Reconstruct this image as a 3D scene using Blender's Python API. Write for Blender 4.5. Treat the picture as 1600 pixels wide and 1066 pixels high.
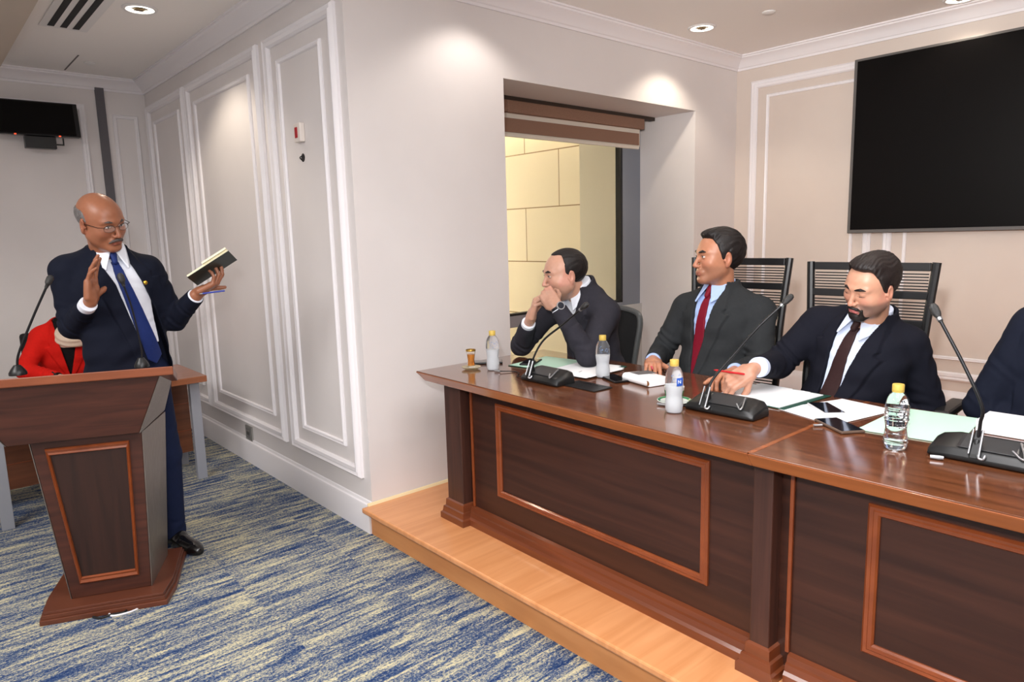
import bpy, bmesh, math, random
import numpy as np
from mathutils import Matrix, Vector
PI = math.pi
scn = bpy.context.scene
for o in list(bpy.data.objects): bpy.data.objects.remove(o)
COL = scn.collection
random.seed(7)

# ------------------------------------------------------------------ camera
cam_d = bpy.data.cameras.new('camera'); cam = bpy.data.objects.new('camera', cam_d); COL.objects.link(cam)
cam_d.lens = 36 * 1077.84 / 1600; cam_d.sensor_width = 36; cam_d.clip_start = .05
_r = Vector((0.7475116, -0.66371458, -0.02663396)); _d = Vector((-0.12022118, -0.09574779, -0.98811904)); _f = Vector((0.65327886, 0.74183241, -0.15136514))
_m = Matrix((_r, -_d, -_f)).transposed().to_4x4(); _m.translation = (0, 0, 1.55)
cam.matrix_world = _m
scn.camera = cam
# ------------------------------------------------------------------ world, exposure
w = bpy.data.worlds.new('world'); scn.world = w; w.use_nodes = True
w.node_tree.nodes['Background'].inputs[0].default_value = (1, .95, .9, 1)
w.node_tree.nodes['Background'].inputs[1].default_value = .05
scn.view_settings.view_transform = 'Standard'; scn.view_settings.look = 'None'
scn.view_settings.exposure = 0.0; scn.view_settings.gamma = 1.0; scn.view_settings.use_curve_mapping = False

def lamp(name, kind, loc, energy, color=(1, 1, 1), size=.1, aim=None, **kw):
    d = bpy.data.lights.new(name, kind); d.energy = energy; d.color = color
    if kind == 'AREA':
        d.size = size
        if 'size_y' in kw: d.shape = 'RECTANGLE'; d.size_y = kw['size_y']
    elif kind == 'SPOT':
        d.shadow_soft_size = size; d.spot_size = kw.get('spot', 1.8); d.spot_blend = kw.get('blend', .4)
    else: d.shadow_soft_size = size
    o = bpy.data.objects.new(name, d); COL.objects.link(o); o.location = loc
    v = Vector(aim) - Vector(loc) if aim else Vector((0, 0, -1))
    o.rotation_euler = v.to_track_quat('-Z', 'Y').to_euler()
    return o
# the photographer's flash beside the camera, and the light it throws off the ceiling
lamp('camera_flash', 'SPOT', (-.10, .06, 1.80), 145, (.98, .985, 1), .045, aim=(2.7, 2.2, 1.45), spot=2.1, blend=.8)
lamp('ceiling_fill_flash', 'SPOT', (-.10, .06, 1.86), 650, (1, .975, .95), .05, aim=(3.3, .9, 3.0), spot=1.25, blend=1)  # second flash lamp, added to brighten the ceiling
lamp('ceiling_bounce', 'AREA', (.9, .3, 2.75), 75, (.99, .98, 1), 1.6)
# unseen area lamps added as fill, the second to brighten the left wall
lamp('hall_fill', 'AREA', (-1.2, -.6, 2.8), 50, (1, .97, .95), 2.2)
lamp('hall_fill', 'AREA', (-1.6, 2.4, 2.85), 125, (1, .97, .95), 1.6)
# ------------------------------------------------------------------ materials
def mat(name, col, rough=.5, metal=0, spec=.5, coat=0, trans=0, ior=1.45, emis=None, es=0, alpha=1, sheen=0):
    m = bpy.data.materials.new(name); m.use_nodes = True
    b = m.node_tree.nodes['Principled BSDF']
    b.inputs['Base Color'].default_value = (*col, 1); b.inputs['Roughness'].default_value = rough
    b.inputs['Metallic'].default_value = metal; b.inputs['Specular IOR Level'].default_value = spec
    b.inputs['Coat Weight'].default_value = coat; b.inputs['Coat Roughness'].default_value = .12
    b.inputs['Transmission Weight'].default_value = trans; b.inputs['IOR'].default_value = ior
    b.inputs['Alpha'].default_value = alpha; b.inputs['Sheen Weight'].default_value = sheen
    if emis: b.inputs['Emission Color'].default_value = (*emis, 1); b.inputs['Emission Strength'].default_value = es
    return m
def nodes(m): return m.node_tree.nodes, m.node_tree.links, m.node_tree.nodes['Principled BSDF']
def S(r, g, b):   # sRGB 0-255 -> linear
    return tuple((c / 255 / 12.92) if c / 255 <= .04045 else ((c / 255 + .055) / 1.055) ** 2.4 for c in (r, g, b))
def noise_mat(m, c1, c2, scale=(1, 1, 1), nscale=5, detail=4, lo=.35, hi=.65, bump=0, bscale=None, coords='Object', distort=0, dist=.01):
    n, l, b = nodes(m)
    tc = n.new('ShaderNodeTexCoord'); mp = n.new('ShaderNodeMapping'); mp.inputs['Scale'].default_value = scale
    t = n.new('ShaderNodeTexNoise'); t.inputs['Scale'].default_value = nscale; t.inputs['Detail'].default_value = detail; t.inputs['Distortion'].default_value = distort
    r = n.new('ShaderNodeValToRGB'); r.color_ramp.elements[0].position = lo; r.color_ramp.elements[1].position = hi
    r.color_ramp.elements[0].color = (*c1, 1); r.color_ramp.elements[1].color = (*c2, 1)
    l.new(tc.outputs[coords], mp.inputs[0]); l.new(mp.outputs[0], t.inputs[0]); l.new(t.outputs[0], r.inputs[0]); l.new(r.outputs[0], b.inputs['Base Color'])
    if bump:
        bp = n.new('ShaderNodeBump'); bp.inputs['Strength'].default_value = bump; bp.inputs['Distance'].default_value = dist
        if bscale:
            t2 = n.new('ShaderNodeTexNoise'); t2.inputs['Scale'].default_value = bscale; t2.inputs['Detail'].default_value = 3
            l.new(tc.outputs[coords], t2.inputs[0]); l.new(t2.outputs[0], bp.inputs['Height'])
        else: l.new(t.outputs[0], bp.inputs['Height'])
        l.new(bp.outputs[0], b.inputs['Normal'])
    return m
def wood(name, c1, c2, scale, rough=.35, coat=.3, nscale=3):
    return noise_mat(mat(name, c1, rough, coat=coat), c1, c2, scale, nscale, 8, .3, .72, distort=.6)
def vcol(name, rough=.5, bump=0, bscale=300, sss=0, **kw):
    m = mat(name, (1, 1, 1), rough, **kw); n, l, b = nodes(m)
    a = n.new('ShaderNodeAttribute'); a.attribute_name = 'tone'
    l.new(a.outputs['Color'], b.inputs['Base Color'])
    if sss:
        b.inputs['Subsurface Weight'].default_value = sss; b.inputs['Subsurface Radius'].default_value = (.012, .004, .002); b.inputs['Subsurface Scale'].default_value = .5
    if bump:
        tc = n.new('ShaderNodeTexCoord'); t = n.new('ShaderNodeTexNoise'); t.inputs['Scale'].default_value = bscale; t.inputs['Detail'].default_value = 3
        bp = n.new('ShaderNodeBump'); bp.inputs['Strength'].default_value = bump; bp.inputs['Distance'].default_value = .002
        l.new(tc.outputs['Object'], t.inputs[0]); l.new(t.outputs[0], bp.inputs['Height']); l.new(bp.outputs[0], b.inputs['Normal'])
    return m

# ------------------------------------------------------------------ mesh builders
class MB:
    """collects shapes, links them as one mesh object"""
    def __init__(s): s.v = []; s.f = []; s.mi = []; s.cur = 0
    def add(s, vs, fs):
        k = len(s.v); s.v += [tuple(p) for p in vs]; s.f += [tuple(i + k for i in f) for f in fs]; s.mi += [s.cur] * len(fs); return s
    def box(s, x0, x1, y0, y1, z0, z1):
        vs = [(x, y, z) for z in (z0, z1) for y in (y0, y1) for x in (x0, x1)]
        return s.add(vs, [(0, 2, 3, 1), (4, 5, 7, 6), (0, 1, 5, 4), (2, 6, 7, 3), (0, 4, 6, 2), (1, 3, 7, 5)])
    def hexa(s, bot, top):   # two quads (lists of 4 pts, ccw seen from above)
        return s.add(list(bot) + list(top), [(3, 2, 1, 0), (4, 5, 6, 7), (0, 1, 5, 4), (1, 2, 6, 5), (2, 3, 7, 6), (3, 0, 4, 7)])
    def prism(s, pts, z0, z1):   # polygon (xy) extruded in z
        n = len(pts)
        vs = [(x, y, z0) for x, y in pts] + [(x, y, z1) for x, y in pts]
        return s.add(vs, [tuple(range(n))[::-1], tuple(range(n, 2 * n))] + [(i, (i + 1) % n, n + (i + 1) % n, n + i) for i in range(n)])
    def sweep(s, prof, path, closed=False, up=(0, 0, 1)):
        """profile (a,b) swept on 3D path with mitres; a along outward side = dir x up, b along up"""
        P = [Vector(p) for p in path]; n = len(P); m = len(prof); up = Vector(up); rings = []
        for i in range(n):
            if closed: d0 = (P[i] - P[i - 1]).normalized(); d1 = (P[(i + 1) % n] - P[i]).normalized()
            else:
                d1 = (P[min(i + 1, n - 1)] - P[min(i, n - 2)]).normalized(); d0 = (P[max(i, 1)] - P[max(i, 1) - 1]).normalized()
            s0 = d0.cross(up).normalized(); s1 = d1.cross(up).normalized(); a = (s0 + s1).normalized(); a = a / max(.3, a.dot(s1))
            rings.append([P[i] + a * p[0] + up * p[1] for p in prof])
        vs = [v for r in rings for v in r]; fs = []
        for i in range(n if closed else n - 1):
            j = (i + 1) % n
            fs += [(i * m + k, i * m + (k + 1) % m, j * m + (k + 1) % m, j * m + k) for k in range(m)]
        if not closed: fs += [tuple(range(m))[::-1], tuple((n - 1) * m + k for k in range(m))]
        return s.add(vs, fs)
    def tube(s, path, r, seg=10, caps=True):
        P = [Vector(p) for p in path]; n = len(P); R = r if isinstance(r, (list, tuple)) else [r] * n; vs = []; fs = []
        t = (P[1] - P[0]).normalized(); a = t.orthogonal().normalized()
        for i in range(n):
            t = (P[min(i + 1, n - 1)] - P[max(i - 1, 0)]).normalized(); a = (a - t * a.dot(t)).normalized(); b = t.cross(a)
            vs += [P[i] + (a * math.cos(2 * PI * k / seg) + b * math.sin(2 * PI * k / seg)) * R[i] for k in range(seg)]
        for i in range(n - 1): fs += [(i * seg + k, i * seg + (k + 1) % seg, (i + 1) * seg + (k + 1) % seg, (i + 1) * seg + k) for k in range(seg)]
        if caps: fs += [tuple(range(seg))[::-1], tuple((n - 1) * seg + k for k in range(seg))]
        return s.add(vs, fs)
    def lathe(s, prof, c=(0, 0, 0), seg=32, close=False):
        """prof: (r,z) list, closed at the axis when r=0"""
        vs = []; fs = []; m = len(prof)
        for r, z in prof: vs += [(c[0] + r * math.cos(2 * PI * k / seg), c[1] + r * math.sin(2 * PI * k / seg), c[2] + z) for k in range(seg)]
        for i in range(m - 1): fs += [(i * seg + k, i * seg + (k + 1) % seg, (i + 1) * seg + (k + 1) % seg, (i + 1) * seg + k) for k in range(seg)]
        if prof[0][0] > 1e-6: pass
        if close: fs += [((m - 1) * seg + k, (m - 1) * seg + (k + 1) % seg, (k + 1) % seg, k) for k in range(seg)]
        return s.add(vs, fs)
    def frame(s, axis, c, u0, u1, v0, v1, w, d, sgn=1):
        """picture-frame moulding on a wall plane; axis 'x': plane x=c, u=y, v=z ; axis 'y': plane y=c, u=x; sticks out by d*sgn"""
        prof = [(0, 0), (.0, .55), (.2, 1), (.45, .75), (.55, .95), (.85, .8), (1, .35), (1, 0)]
        ring = []
        for (a, b) in prof:
            i = a * w; q = [(u0 + i, v0 + i), (u1 - i, v0 + i), (u1 - i, v1 - i), (u0 + i, v1 - i)]
            ring.append([((c + sgn * d * b, u, v) if axis == 'x' else (u, c + sgn * d * b, v)) for u, v in q])
        vs = [p for r in ring for p in r]; fs = []
        for k in range(len(prof) - 1):
            fs += [(k * 4 + j, k * 4 + (j + 1) % 4, (k + 1) * 4 + (j + 1) % 4, (k + 1) * 4 + j) for j in range(4)]
        return s.add(vs, fs)
    def build(s, name, m, parent=None, smooth=False, bevel=0, loc=None, rot=None, fix=True, angle=35):
        me = bpy.data.meshes.new(name); me.from_pydata(s.v, [], s.f); me.update()
        mats = m if isinstance(m, (list, tuple)) else [m]
        for q in mats: me.materials.append(q)
        if len(mats) > 1:
            for p, i in zip(me.polygons, s.mi): p.material_index = i
        if fix:
            bm = bmesh.new(); bm.from_mesh(me)
            bmesh.ops.remove_doubles(bm, verts=bm.verts, dist=1e-6)
            bmesh.ops.recalc_face_normals(bm, faces=bm.faces); bm.to_mesh(me); bm.free()
        o = bpy.data.objects.new(name, me); COL.objects.link(o)
        if parent is not None: o.parent = parent
        if loc is not None: o.location = loc
        if rot is not None: o.rotation_euler = rot
        if smooth:
            for p in me.polygons: p.use_smooth = True
            me.set_sharp_from_angle(angle=math.radians(angle))
        if bevel:
            b = o.modifiers.new('bevel', 'BEVEL'); b.width = bevel; b.segments = 2; b.limit_method = 'ANGLE'; b.angle_limit = .6
        return o
def tag(o, label=None, cat=None, group=None, kind=None):
    if label: o['label'] = label
    if cat: o['category'] = cat
    if group: o['group'] = group
    if kind: o['kind'] = kind
    return o
def thing(name, label, cat, loc=(0, 0, 0), rz=0, group=None):
    o = bpy.data.objects.new(name, None); COL.objects.link(o); o.location = loc; o.rotation_euler = (0, 0, rz); o.empty_display_size = .1
    return tag(o, label, cat, group)
def struct(o): o['kind'] = 'structure'; return o
def copy_thing(root, loc, rz, label, group=None, scale=None):
    def rec(o, par):
        c = o.copy(); COL.objects.link(c); c.parent = par
        for ch in list(o.children): rec(ch, c)
        return c
    r = rec(root, None); r.location = loc; r.rotation_euler = (0, 0, rz); r['label'] = label
    if group: r['group'] = group
    if scale: r.scale = scale
    return r
def arc(pts, n=8):   # Catmull-Rom through points
    P = [Vector(p) for p in pts]; P = [P[0] * 2 - P[1]] + P + [P[-1] * 2 - P[-2]]; out = []
    for i in range(1, len(P) - 2):
        for k in range(n):
            t = k / n; a, b, c, d = P[i - 1:i + 3]
            out.append(.5 * ((2 * b) + (c - a) * t + (2 * a - 5 * b + 4 * c - d) * t * t + (3 * b - a - 3 * c + d) * t ** 3))
    return out + [P[-2]]
# ------------------------------------------------------------------ materials of the room
M = {}
M['wall'] = noise_mat(mat('painted_wall', S(224, 218, 216), .55), S(221, 215, 213), S(227, 221, 219), nscale=1.5, bump=.02, bscale=60)
M['wall_warm'] = noise_mat(mat('warm_painted_wall', S(212, 198, 188), .6), S(209, 195, 185), S(214, 201, 191), nscale=1.5)
M['trim'] = mat('white_gloss_trim', S(236, 232, 234), .35)
M['ceil'] = mat('ceiling_paint', S(243, 239, 235), .8)
M['plaster'] = mat('reveal_paint', S(232, 228, 216), .6)
# carpet: streaks along X, speckled
def carpet():
    m = mat('carpet', (.1, .1, .2), .95, spec=.1); n, l, b = nodes(m)
    tc = n.new('ShaderNodeTexCoord')
    def nz(scale, ns, det, rough=.6, dist=0):
        mp = n.new('ShaderNodeMapping'); mp.inputs['Scale'].default_value = scale
        t = n.new('ShaderNodeTexNoise'); t.inputs['Scale'].default_value = ns; t.inputs['Detail'].default_value = det; t.inputs['Roughness'].default_value = rough; t.inputs['Distortion'].default_value = dist
        l.new(tc.outputs['Object'], mp.inputs[0]); l.new(mp.outputs[0], t.inputs[0]); return t.outputs[0]
    def mth(op, a, b_=None, c=None):
        k = n.new('ShaderNodeMath'); k.operation = op
        for i, v in enumerate((a, b_, c)):
            if v is None: continue
            if isinstance(v, (int, float)): k.inputs[i].default_value = v
            else: l.new(v, k.inputs[i])
        return k.outputs[0]
    # carpet tiles: the pattern is offset from tile to tile
    sx = n.new('ShaderNodeSeparateXYZ'); l.new(tc.outputs['Object'], sx.inputs[0])
    ti = mth('FLOOR', mth('MULTIPLY', sx.outputs[0], 2.0)); tj = mth('FLOOR', mth('MULTIPLY', sx.outputs[1], 2.0))
    off = mth('ADD', mth('MULTIPLY', ti, 3.37), mth('MULTIPLY', tj, 1.93))
    cx = n.new('ShaderNodeCombineXYZ'); l.new(sx.outputs[0], cx.inputs[0]); l.new(sx.outputs[1], cx.inputs[1]); l.new(off, cx.inputs[2])
    def nt(scale, ns, det, rough, dist):
        mp = n.new('ShaderNodeMapping'); mp.inputs['Scale'].default_value = scale
        t = n.new('ShaderNodeTexNoise'); t.inputs['Scale'].default_value = ns; t.inputs['Detail'].default_value = det; t.inputs['Roughness'].default_value = rough; t.inputs['Distortion'].default_value = dist
        l.new(cx.outputs[0], mp.inputs[0]); l.new(mp.outputs[0], t.inputs[0]); return t.outputs[0]
    streak = nt((2.3, 20, 1), 1.7, 6, .66, .5); fine = nt((9, 46, 1), 2.2, 4, .8, .2); grain = nz((1, 1.3, 1), 88, 3, .9); patch = nt((1.4, 2.6, 1), 2.2, 2, .5, 0)
    g2 = nz((26, 62, 1), 4, 2, .8)
    s = mth('ADD', mth('MULTIPLY', streak, .95), mth('MULTIPLY', fine, .35)); s = mth('ADD', s, mth('MULTIPLY', grain, .95)); s = mth('ADD', s, mth('MULTIPLY', g2, .42)); s = mth('ADD', s, mth('MULTIPLY', patch, .15))
    # carpet tiles shift the pattern a little
    r = n.new('ShaderNodeValToRGB'); e = r.color_ramp.elements
    e[0].position = .98; e[0].color = (*S(32, 56, 104), 1); e[1].position = 1.5; e[1].color = (*S(208, 196, 156), 1)
    for p, c in ((1.09, S(52, 80, 126)), (1.17, S(96, 112, 134)), (1.23, S(152, 152, 142)), (1.31, S(190, 182, 152))):
        x = e.new(min(p, 1)); x.color = (*c, 1)
    # ramp works on 0..1: rescale
    pos = [(.0, S(30, 50, 92)), (.22, S(52, 74, 112)), (.42, S(88, 100, 120)), (.54, S(138, 140, 136)), (.72, S(178, 172, 146)), (1, S(206, 196, 158))]
    while len(e) > 2: e.remove(e[1])
    e[0].position, e[0].color = 0, (*pos[0][1], 1); e[1].position, e[1].color = 1, (*pos[-1][1], 1)
    for p, c in pos[1:-1]: x = e.new(p); x.color = (*c, 1)
    mr = n.new('ShaderNodeMapRange'); mr.inputs['From Min'].default_value = 1.22; mr.inputs['From Max'].default_value = 1.63
    l.new(s, mr.inputs['Value']); l.new(mr.outputs[0], r.inputs[0]); l.new(r.outputs[0], b.inputs['Base Color'])
    bp = n.new('ShaderNodeBump'); bp.inputs['Strength'].default_value = .5; bp.inputs['Distance'].default_value = .004
    l.new(grain, bp.inputs['Height']); l.new(bp.outputs[0], b.inputs['Normal'])
    return m
M['carpet'] = carpet()
ZC = 2.90; XA = 1.73; YB = 3.12; XC = 5.24; YK = 6.57; PZ = .16
# ------------------------------------------------------------------ shell
struct(MB().box(-3.6, XC + .2, -3.2, YK + .2, -.1, 0).build('floor', M['carpet']))
struct(MB().box(-3.6, XC + .2, -3.2, YK + .2, ZC, ZC + .1).build('ceiling', M['ceil']))
struct(MB().box(XA, XA + .25, YB + .001, YK + .2, 0, ZC).build('wall_left', M['wall']))
wb = MB(); WX0, WX1, WZ1 = 2.735, 4.66, 2.445; GY = 3.64
wb.box(XA + .25, WX0, YB, YB + .6, 0, ZC).box(WX1, XC + .2, YB, YB + .6, 0, ZC).box(WX0, WX1, YB, YB + .6, WZ1, ZC).box(XA, XA + .25, YB, YB + .001, 0, ZC)
struct(wb.build('wall_front', M['wall'], fix=False))
struct(MB().box(XC, XC + .2, -3.2, YB, 0, ZC).build('wall_right', M['wall_warm']))
struct(MB().box(-3.6, XA, YK, YK + .2, 0, ZC).build('wall_back', M['wall']))
struct(MB().box(-3.8, -3.6, -3.2, YK + .2, 0, ZC).build('wall_far', M['wall']))
struct(MB().box(-3.6, XC, -3.4, -3.2, 0, ZC).build('wall_rear', M['wall']))
# crown mouldings (cove profile): a = away from the wall, b = down from the ceiling
def crown(name, path):
    prof = [(0, -.10), (.010, -.10), (.012, -.085), (.02, -.08), (.035, -.055), (.065, -.032), (.085, -.022), (.088, -.012), (.10, -.01), (.10, 0), (0, 0)]
    return struct(MB().sweep([(a, b) for a, b in prof], path).build(name, M['trim'], smooth=True, angle=25))
crown('trim_1', [(XA - .001, YK, ZC), (XA - .001, YB - .001, ZC), (XC, YB - .001, ZC), (XC, -3.2, ZC)])
crown('trim_2', [(-3.6, YK, ZC), (XA, YK, ZC)])
# baseboards
bbp = [(0, 0), (.022, 0), (.022, .14), (.018, .155), (.010, .16), (.006, .172), (0, .175)]
struct(MB().sweep(bbp, [(XA, YK, 0), (XA, YB + .0, 0)]).build('baseboard_left', M['trim'], smooth=True, angle=25))
struct(MB().sweep(bbp, [(-3.6, YK, 0), (XA, YK, 0)]).build('baseboard_back', M['trim'], smooth=True, angle=25))
struct(MB().sweep([(0, 0), (.02, 0), (.02, .22), (.014, .24), (.006, .25), (0, .27)], [(XC, YB, PZ), (XC, -3.2, PZ)]).build('baseboard_right', M['trim'], smooth=True, angle=25))
# panel mouldings on the left wall
k = 4
for (ya, yb_) in ((3.19, 4.035), (4.138, 5.475), (5.52, 6.50)):
    struct(MB().frame('x', XA, ya, yb_, .29, 2.69, .058, .030, -1).build('trim_%d' % k, M['trim'], smooth=True, angle=30)); k += 1
    ia = ya + .165; ib = yb_ - .15
    struct(MB().frame('x', XA, ia, ib, .43, 2.555, .026, .016, -1).build('trim_%d' % k, M['trim'], smooth=True, angle=30)); k += 1
for (ya, yb_) in ((2.03, 2.99), (.3, 1.95), (-2.8, .2)):
    struct(MB().frame('x', XC, ya, yb_, .50, 2.70, .058, .022, -1).build('trim_%d' % k, M['trim'], smooth=True, angle=30)); k += 1
    struct(MB().frame('x', XC, ya + .13, yb_ - .13, .64, 2.585, .024, .012, -1).build('trim_%d' % k, M['trim'], smooth=True, angle=30)); k += 1
# window: aluminium frame, glass, gasket
alu = mat('brushed_aluminium', S(150, 156, 166), .3, .85)
gask = mat('black_gasket', S(14, 14, 16), .5)
pl = M['plaster']
w1 = MB().box(4.43, WX1, GY, GY + .06, 0, WZ1).box(WX0, 4.43, GY, GY + .06, .90, .985).box(WX0, 4.43, GY, GY + .06, 2.36, WZ1).build('window_1', alu, bevel=.003); struct(w1)
MB().box(4.405, 4.43, GY - .002, GY + .05, .985, 2.36).box(WX0, 4.43, GY - .002, GY + .05, .985, 1.0).build('gasket', gask, w1)
gl = mat('window_glass', (1, 1, 1), .0, trans=1, ior=1.03, spec=.5)
MB().box(WX0, 4.405, GY + .02, GY + .026, 1.0, 2.36).build('glass', gl, w1)
MB().box(WX0, 4.43, GY + .02, GY + .026, .05, .90).build('lower_glass', gl, w1)
# light grey lower jamb panel
MB().box(4.40, WX1, GY - .02, GY, .0, .955).build('jamb_panel', mat('grey_panel', S(188, 188, 186), .5), w1)
# outside: stone clad light well
def stone():
    m = mat('stone_cladding', S(224, 200, 150), .6); n, l, b = nodes(m)
    tc = n.new('ShaderNodeTexCoord'); mp = n.new('ShaderNodeMapping'); mp.inputs['Rotation'].default_value = (PI / 2, 0, PI / 2); mp.inputs['Location'].default_value = (.35, .36, 0)
    br = n.new('ShaderNodeTexBrick'); br.inputs['Scale'].default_value = 1; br.inputs['Brick Width'].default_value = 1.1; br.inputs['Row Height'].default_value = .62; br.inputs['Mortar Size'].default_value = .006
    br.inputs['Color1'].default_value = (*S(240, 228, 202), 1); br.inputs['Color2'].default_value = (*S(236, 222, 194), 1); br.inputs['Mortar'].default_value = (*S(150, 122, 80), 1)
    sx = n.new('ShaderNodeSeparateXYZ'); cx = n.new('ShaderNodeCombineXYZ')
    l.new(tc.outputs['Object'], sx.inputs[0]); l.new(sx.outputs[1], cx.inputs[0]); l.new(sx.outputs[2], cx.inputs[1])
    l.new(cx.outputs[0], br.inputs[0]); l.new(br.outputs[0], b.inputs['Base Color']); return m
struct(MB().box(5.6, 5.8, 5.05, 9, -.5, 4).build('wall_lightwell', stone()))
struct(MB().box(5.45, 5.8, 3.75, 5.05, -.5, 4).build('wall_lightwell_pier', mat('pale_render', S(222, 214, 196), .6)))
struct(MB().box(1.98, 2.1, 3.75, 9, -.5, 4).box(1.98, 5.8, 9, 9.1, -.5, 4).box(1.98, 5.8, 3.72, 9.1, 3.6, 3.7).box(1.98, 5.8, 3.72, 9.1, -.6, -.5).build('wall_lightwell_shell', mat('beige_render', S(236, 232, 222), .7)))
lamp('lightwell_lamp', 'AREA', (4.0, 5.9, 3.5), 1250, (1, .97, .90), 1.3)
# zebra roller blind
bd = thing('roller_blind', 'half raised zebra roller blind with two brown bands at the top of the window recess', 'blind', (WX0, 3.5, 2.19))
bx = WX1 - WX0
brn = noise_mat(mat('brown_blind_fabric', S(140, 108, 90), .85), S(132, 100, 84), S(150, 118, 98), (40, 1, 40), 6, bump=.2)
wht = mat('white_blind_fabric', S(226, 218, 204), .8)
MB().box(.33, bx - .17, -.035, .03, .150, .228).build('upper_band', brn, bd, bevel=.006)
MB().box(.0, .33, -.035, .03, .150, .228).build('cassette_end', brn, bd, bevel=.006)
MB().box(0, bx - .19, -.002, .002, .02, .150).build('sheer_band', wht, bd)
MB().box(0, bx - .21, -.012, .0, .030, .118).build('lower_band', brn, bd)
MB().box(0, bx - .205, -.010, .010, 0, .022).build('bottom_rail', wht, bd, bevel=.004)
MB().box(0, bx - .02, -.02, .03, .2285, .2545).build('mount_rail', mat('dark_rail', S(60, 48, 40), .6), bd)
# platform
pw = noise_mat(mat('light_oak_laminate', S(208, 142, 92), .28, coat=.2), S(198, 132, 82), S(218, 154, 104), (.5, 7, 3), 2.2, 6, .3, .7, distort=1.2)
pf = noise_mat(mat('oak_riser', S(190, 128, 76), .4), S(182, 120, 70), S(200, 138, 86), (2, 1, 8), 2.2, 6, .3, .7)
pt = thing('raised_platform', 'low light oak laminate platform carrying the long wooden desk', 'platform', (XA, 0, 0))
MB().box(-.065, XC - XA - .001, -3.19, YB - .002, PZ - .028, PZ).build('deck', pw, pt, bevel=.007)
MB().box(-.012, .02, -3.19, YB - .002, 0, PZ - .028).build('riser', pf, pt)
tag(MB().sweep([(0, 0), (.012, 0), (.006, .012), (0, .014)], [(XA - .03, YB - .002, PZ), (WX0, YB - .002, PZ)]).build('bead_of_sealant', mat('cream_sealant', S(236, 214, 170), .5)), 'cream sealant bead along the wall foot on the oak platform', 'sealant')
# grey pilaster strip on back wall
struct(MB().box(1.362, 1.425, YK - .02, YK, 0, ZC - .01).build('trim_30', mat('charcoal_strip', S(96, 93, 97), .6)))
struct(MB().frame('y', YK, -.5, 1.28, .3, 2.68, .05, .02, -1).build('trim_31', M['trim'], smooth=True))
struct(MB().frame('y', YK, 1.47, 1.66, .3, 2.62, .03, .012, -1).build('trim_32', M['trim'], smooth=True))
# ------------------------------------------------------------------ ceiling fittings
chrome = mat('white_reflector', S(235, 235, 235), .25, .2)
ring_m = mat('white_ring', S(228, 226, 224), .4)
glow = mat('lamp_glow', (1, 1, 1), .5, emis=(1, .95, .85), es=3.5)
def downlight(label, x, y, e=14, r=.088, first=[None]):
    t = thing('ceiling_downlight', label, 'ceiling light', (x, y, ZC), 0, 'recessed ceiling downlights')
    MB().lathe([(r * .84, -.001), (r * .86, -.008), (r * 1.02, -.008), (r * 1.08, -.001)], seg=40).build('trim_ring', ring_m, t, smooth=True)
    MB().lathe([(0, -.0015), (r * .84, -.0015)], seg=40).build('reflector', mat('reflector_bowl', S(200, 190, 170), .2, .6), t)
    MB().lathe([(r * .55, -.003), (r * .82, -.003), (r * .82, -.006), (r * .55, -.006)], seg=40, close=True).build('glowing_rim', glow, t)
    MB().box(-.03, .02, -.018, .018, -.012, -.003).build('lamp_holder', mat('holder_metal', S(120, 100, 70), .3, .6), t, bevel=.003)
    lamp('downlight_beam', 'SPOT', (x, y, ZC - .03), e, (1, .88, .72), .04, spot=2.1, blend=.5)
    return t
downlight('round recessed downlight above the panelled left wall, beside the slot vent', 1.225, 4.56, 34)
downlight('round recessed downlight above the window wall corner', 4.245, 2.80, 22)
downlight('round recessed downlight at the top edge above the large black screen', 5.02, 1.50, 8)
lamp('downlight_beam', 'SPOT', (2.45, 2.80, ZC - .03), 13, (1, .92, .84), .04, spot=2.1, blend=.5)
lamp('downlight_beam', 'SPOT', (3.0, 1.2, ZC - .03), 22, (1, .9, .8), .04, spot=2.2, blend=.5)
lamp('downlight_beam', 'SPOT', (3.9, -.4, ZC - .03), 22, (1, .9, .8), .04, spot=2.2, blend=.5)
v = thing('ceiling_vent', 'linear slot air vent with three dark slots in the ceiling', 'vent', (.95, 4.9, ZC))
MB().box(-.13, .13, -.75, .33, -.006, -.0005).build('vent_frame', ring_m, v, bevel=.002)
for xx in (-.072, -.005, .062): MB().box(xx - .018, xx + .018, -.73, .29, -.0075, -.0062).build('slot', mat('dark_slot', S(20, 20, 22), .7), v)
for lb, x, y in (('small round sprinkler cover on the ceiling near the dark wall strip', 1.25, 6.07), ('small round sprinkler cover on the ceiling above the suited men', 4.30, 2.35)):
    tag(MB().lathe([(0, -.012), (.03, -.012), (.04, -.006), (.04, -.0005)], (x, y, ZC), 24).build('sprinkler_cover', ring_m, smooth=True), lb, 'sprinkler', 'ceiling sprinkler covers')
tag(MB().box(1.14, 1.15, 5.88, 6.42, ZC - .002, ZC - .0003).build('ceiling_joint', mat('joint_grey', S(120, 116, 114), .8)), 'thin access joint line in the ceiling near the back wall', 'joint')  # grey strip drawn for the access joint
struct(MB().sweep([(0, 0), (0, -.05), (.03, -.09), (.10, -.12), (.13, -.12), (.13, 0)], [(.56, 1.5, ZC), (.56, 6.0, ZC)]).build('trim_33', mat('beige_cornice', S(190, 176, 160), .6), smooth=True))
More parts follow.
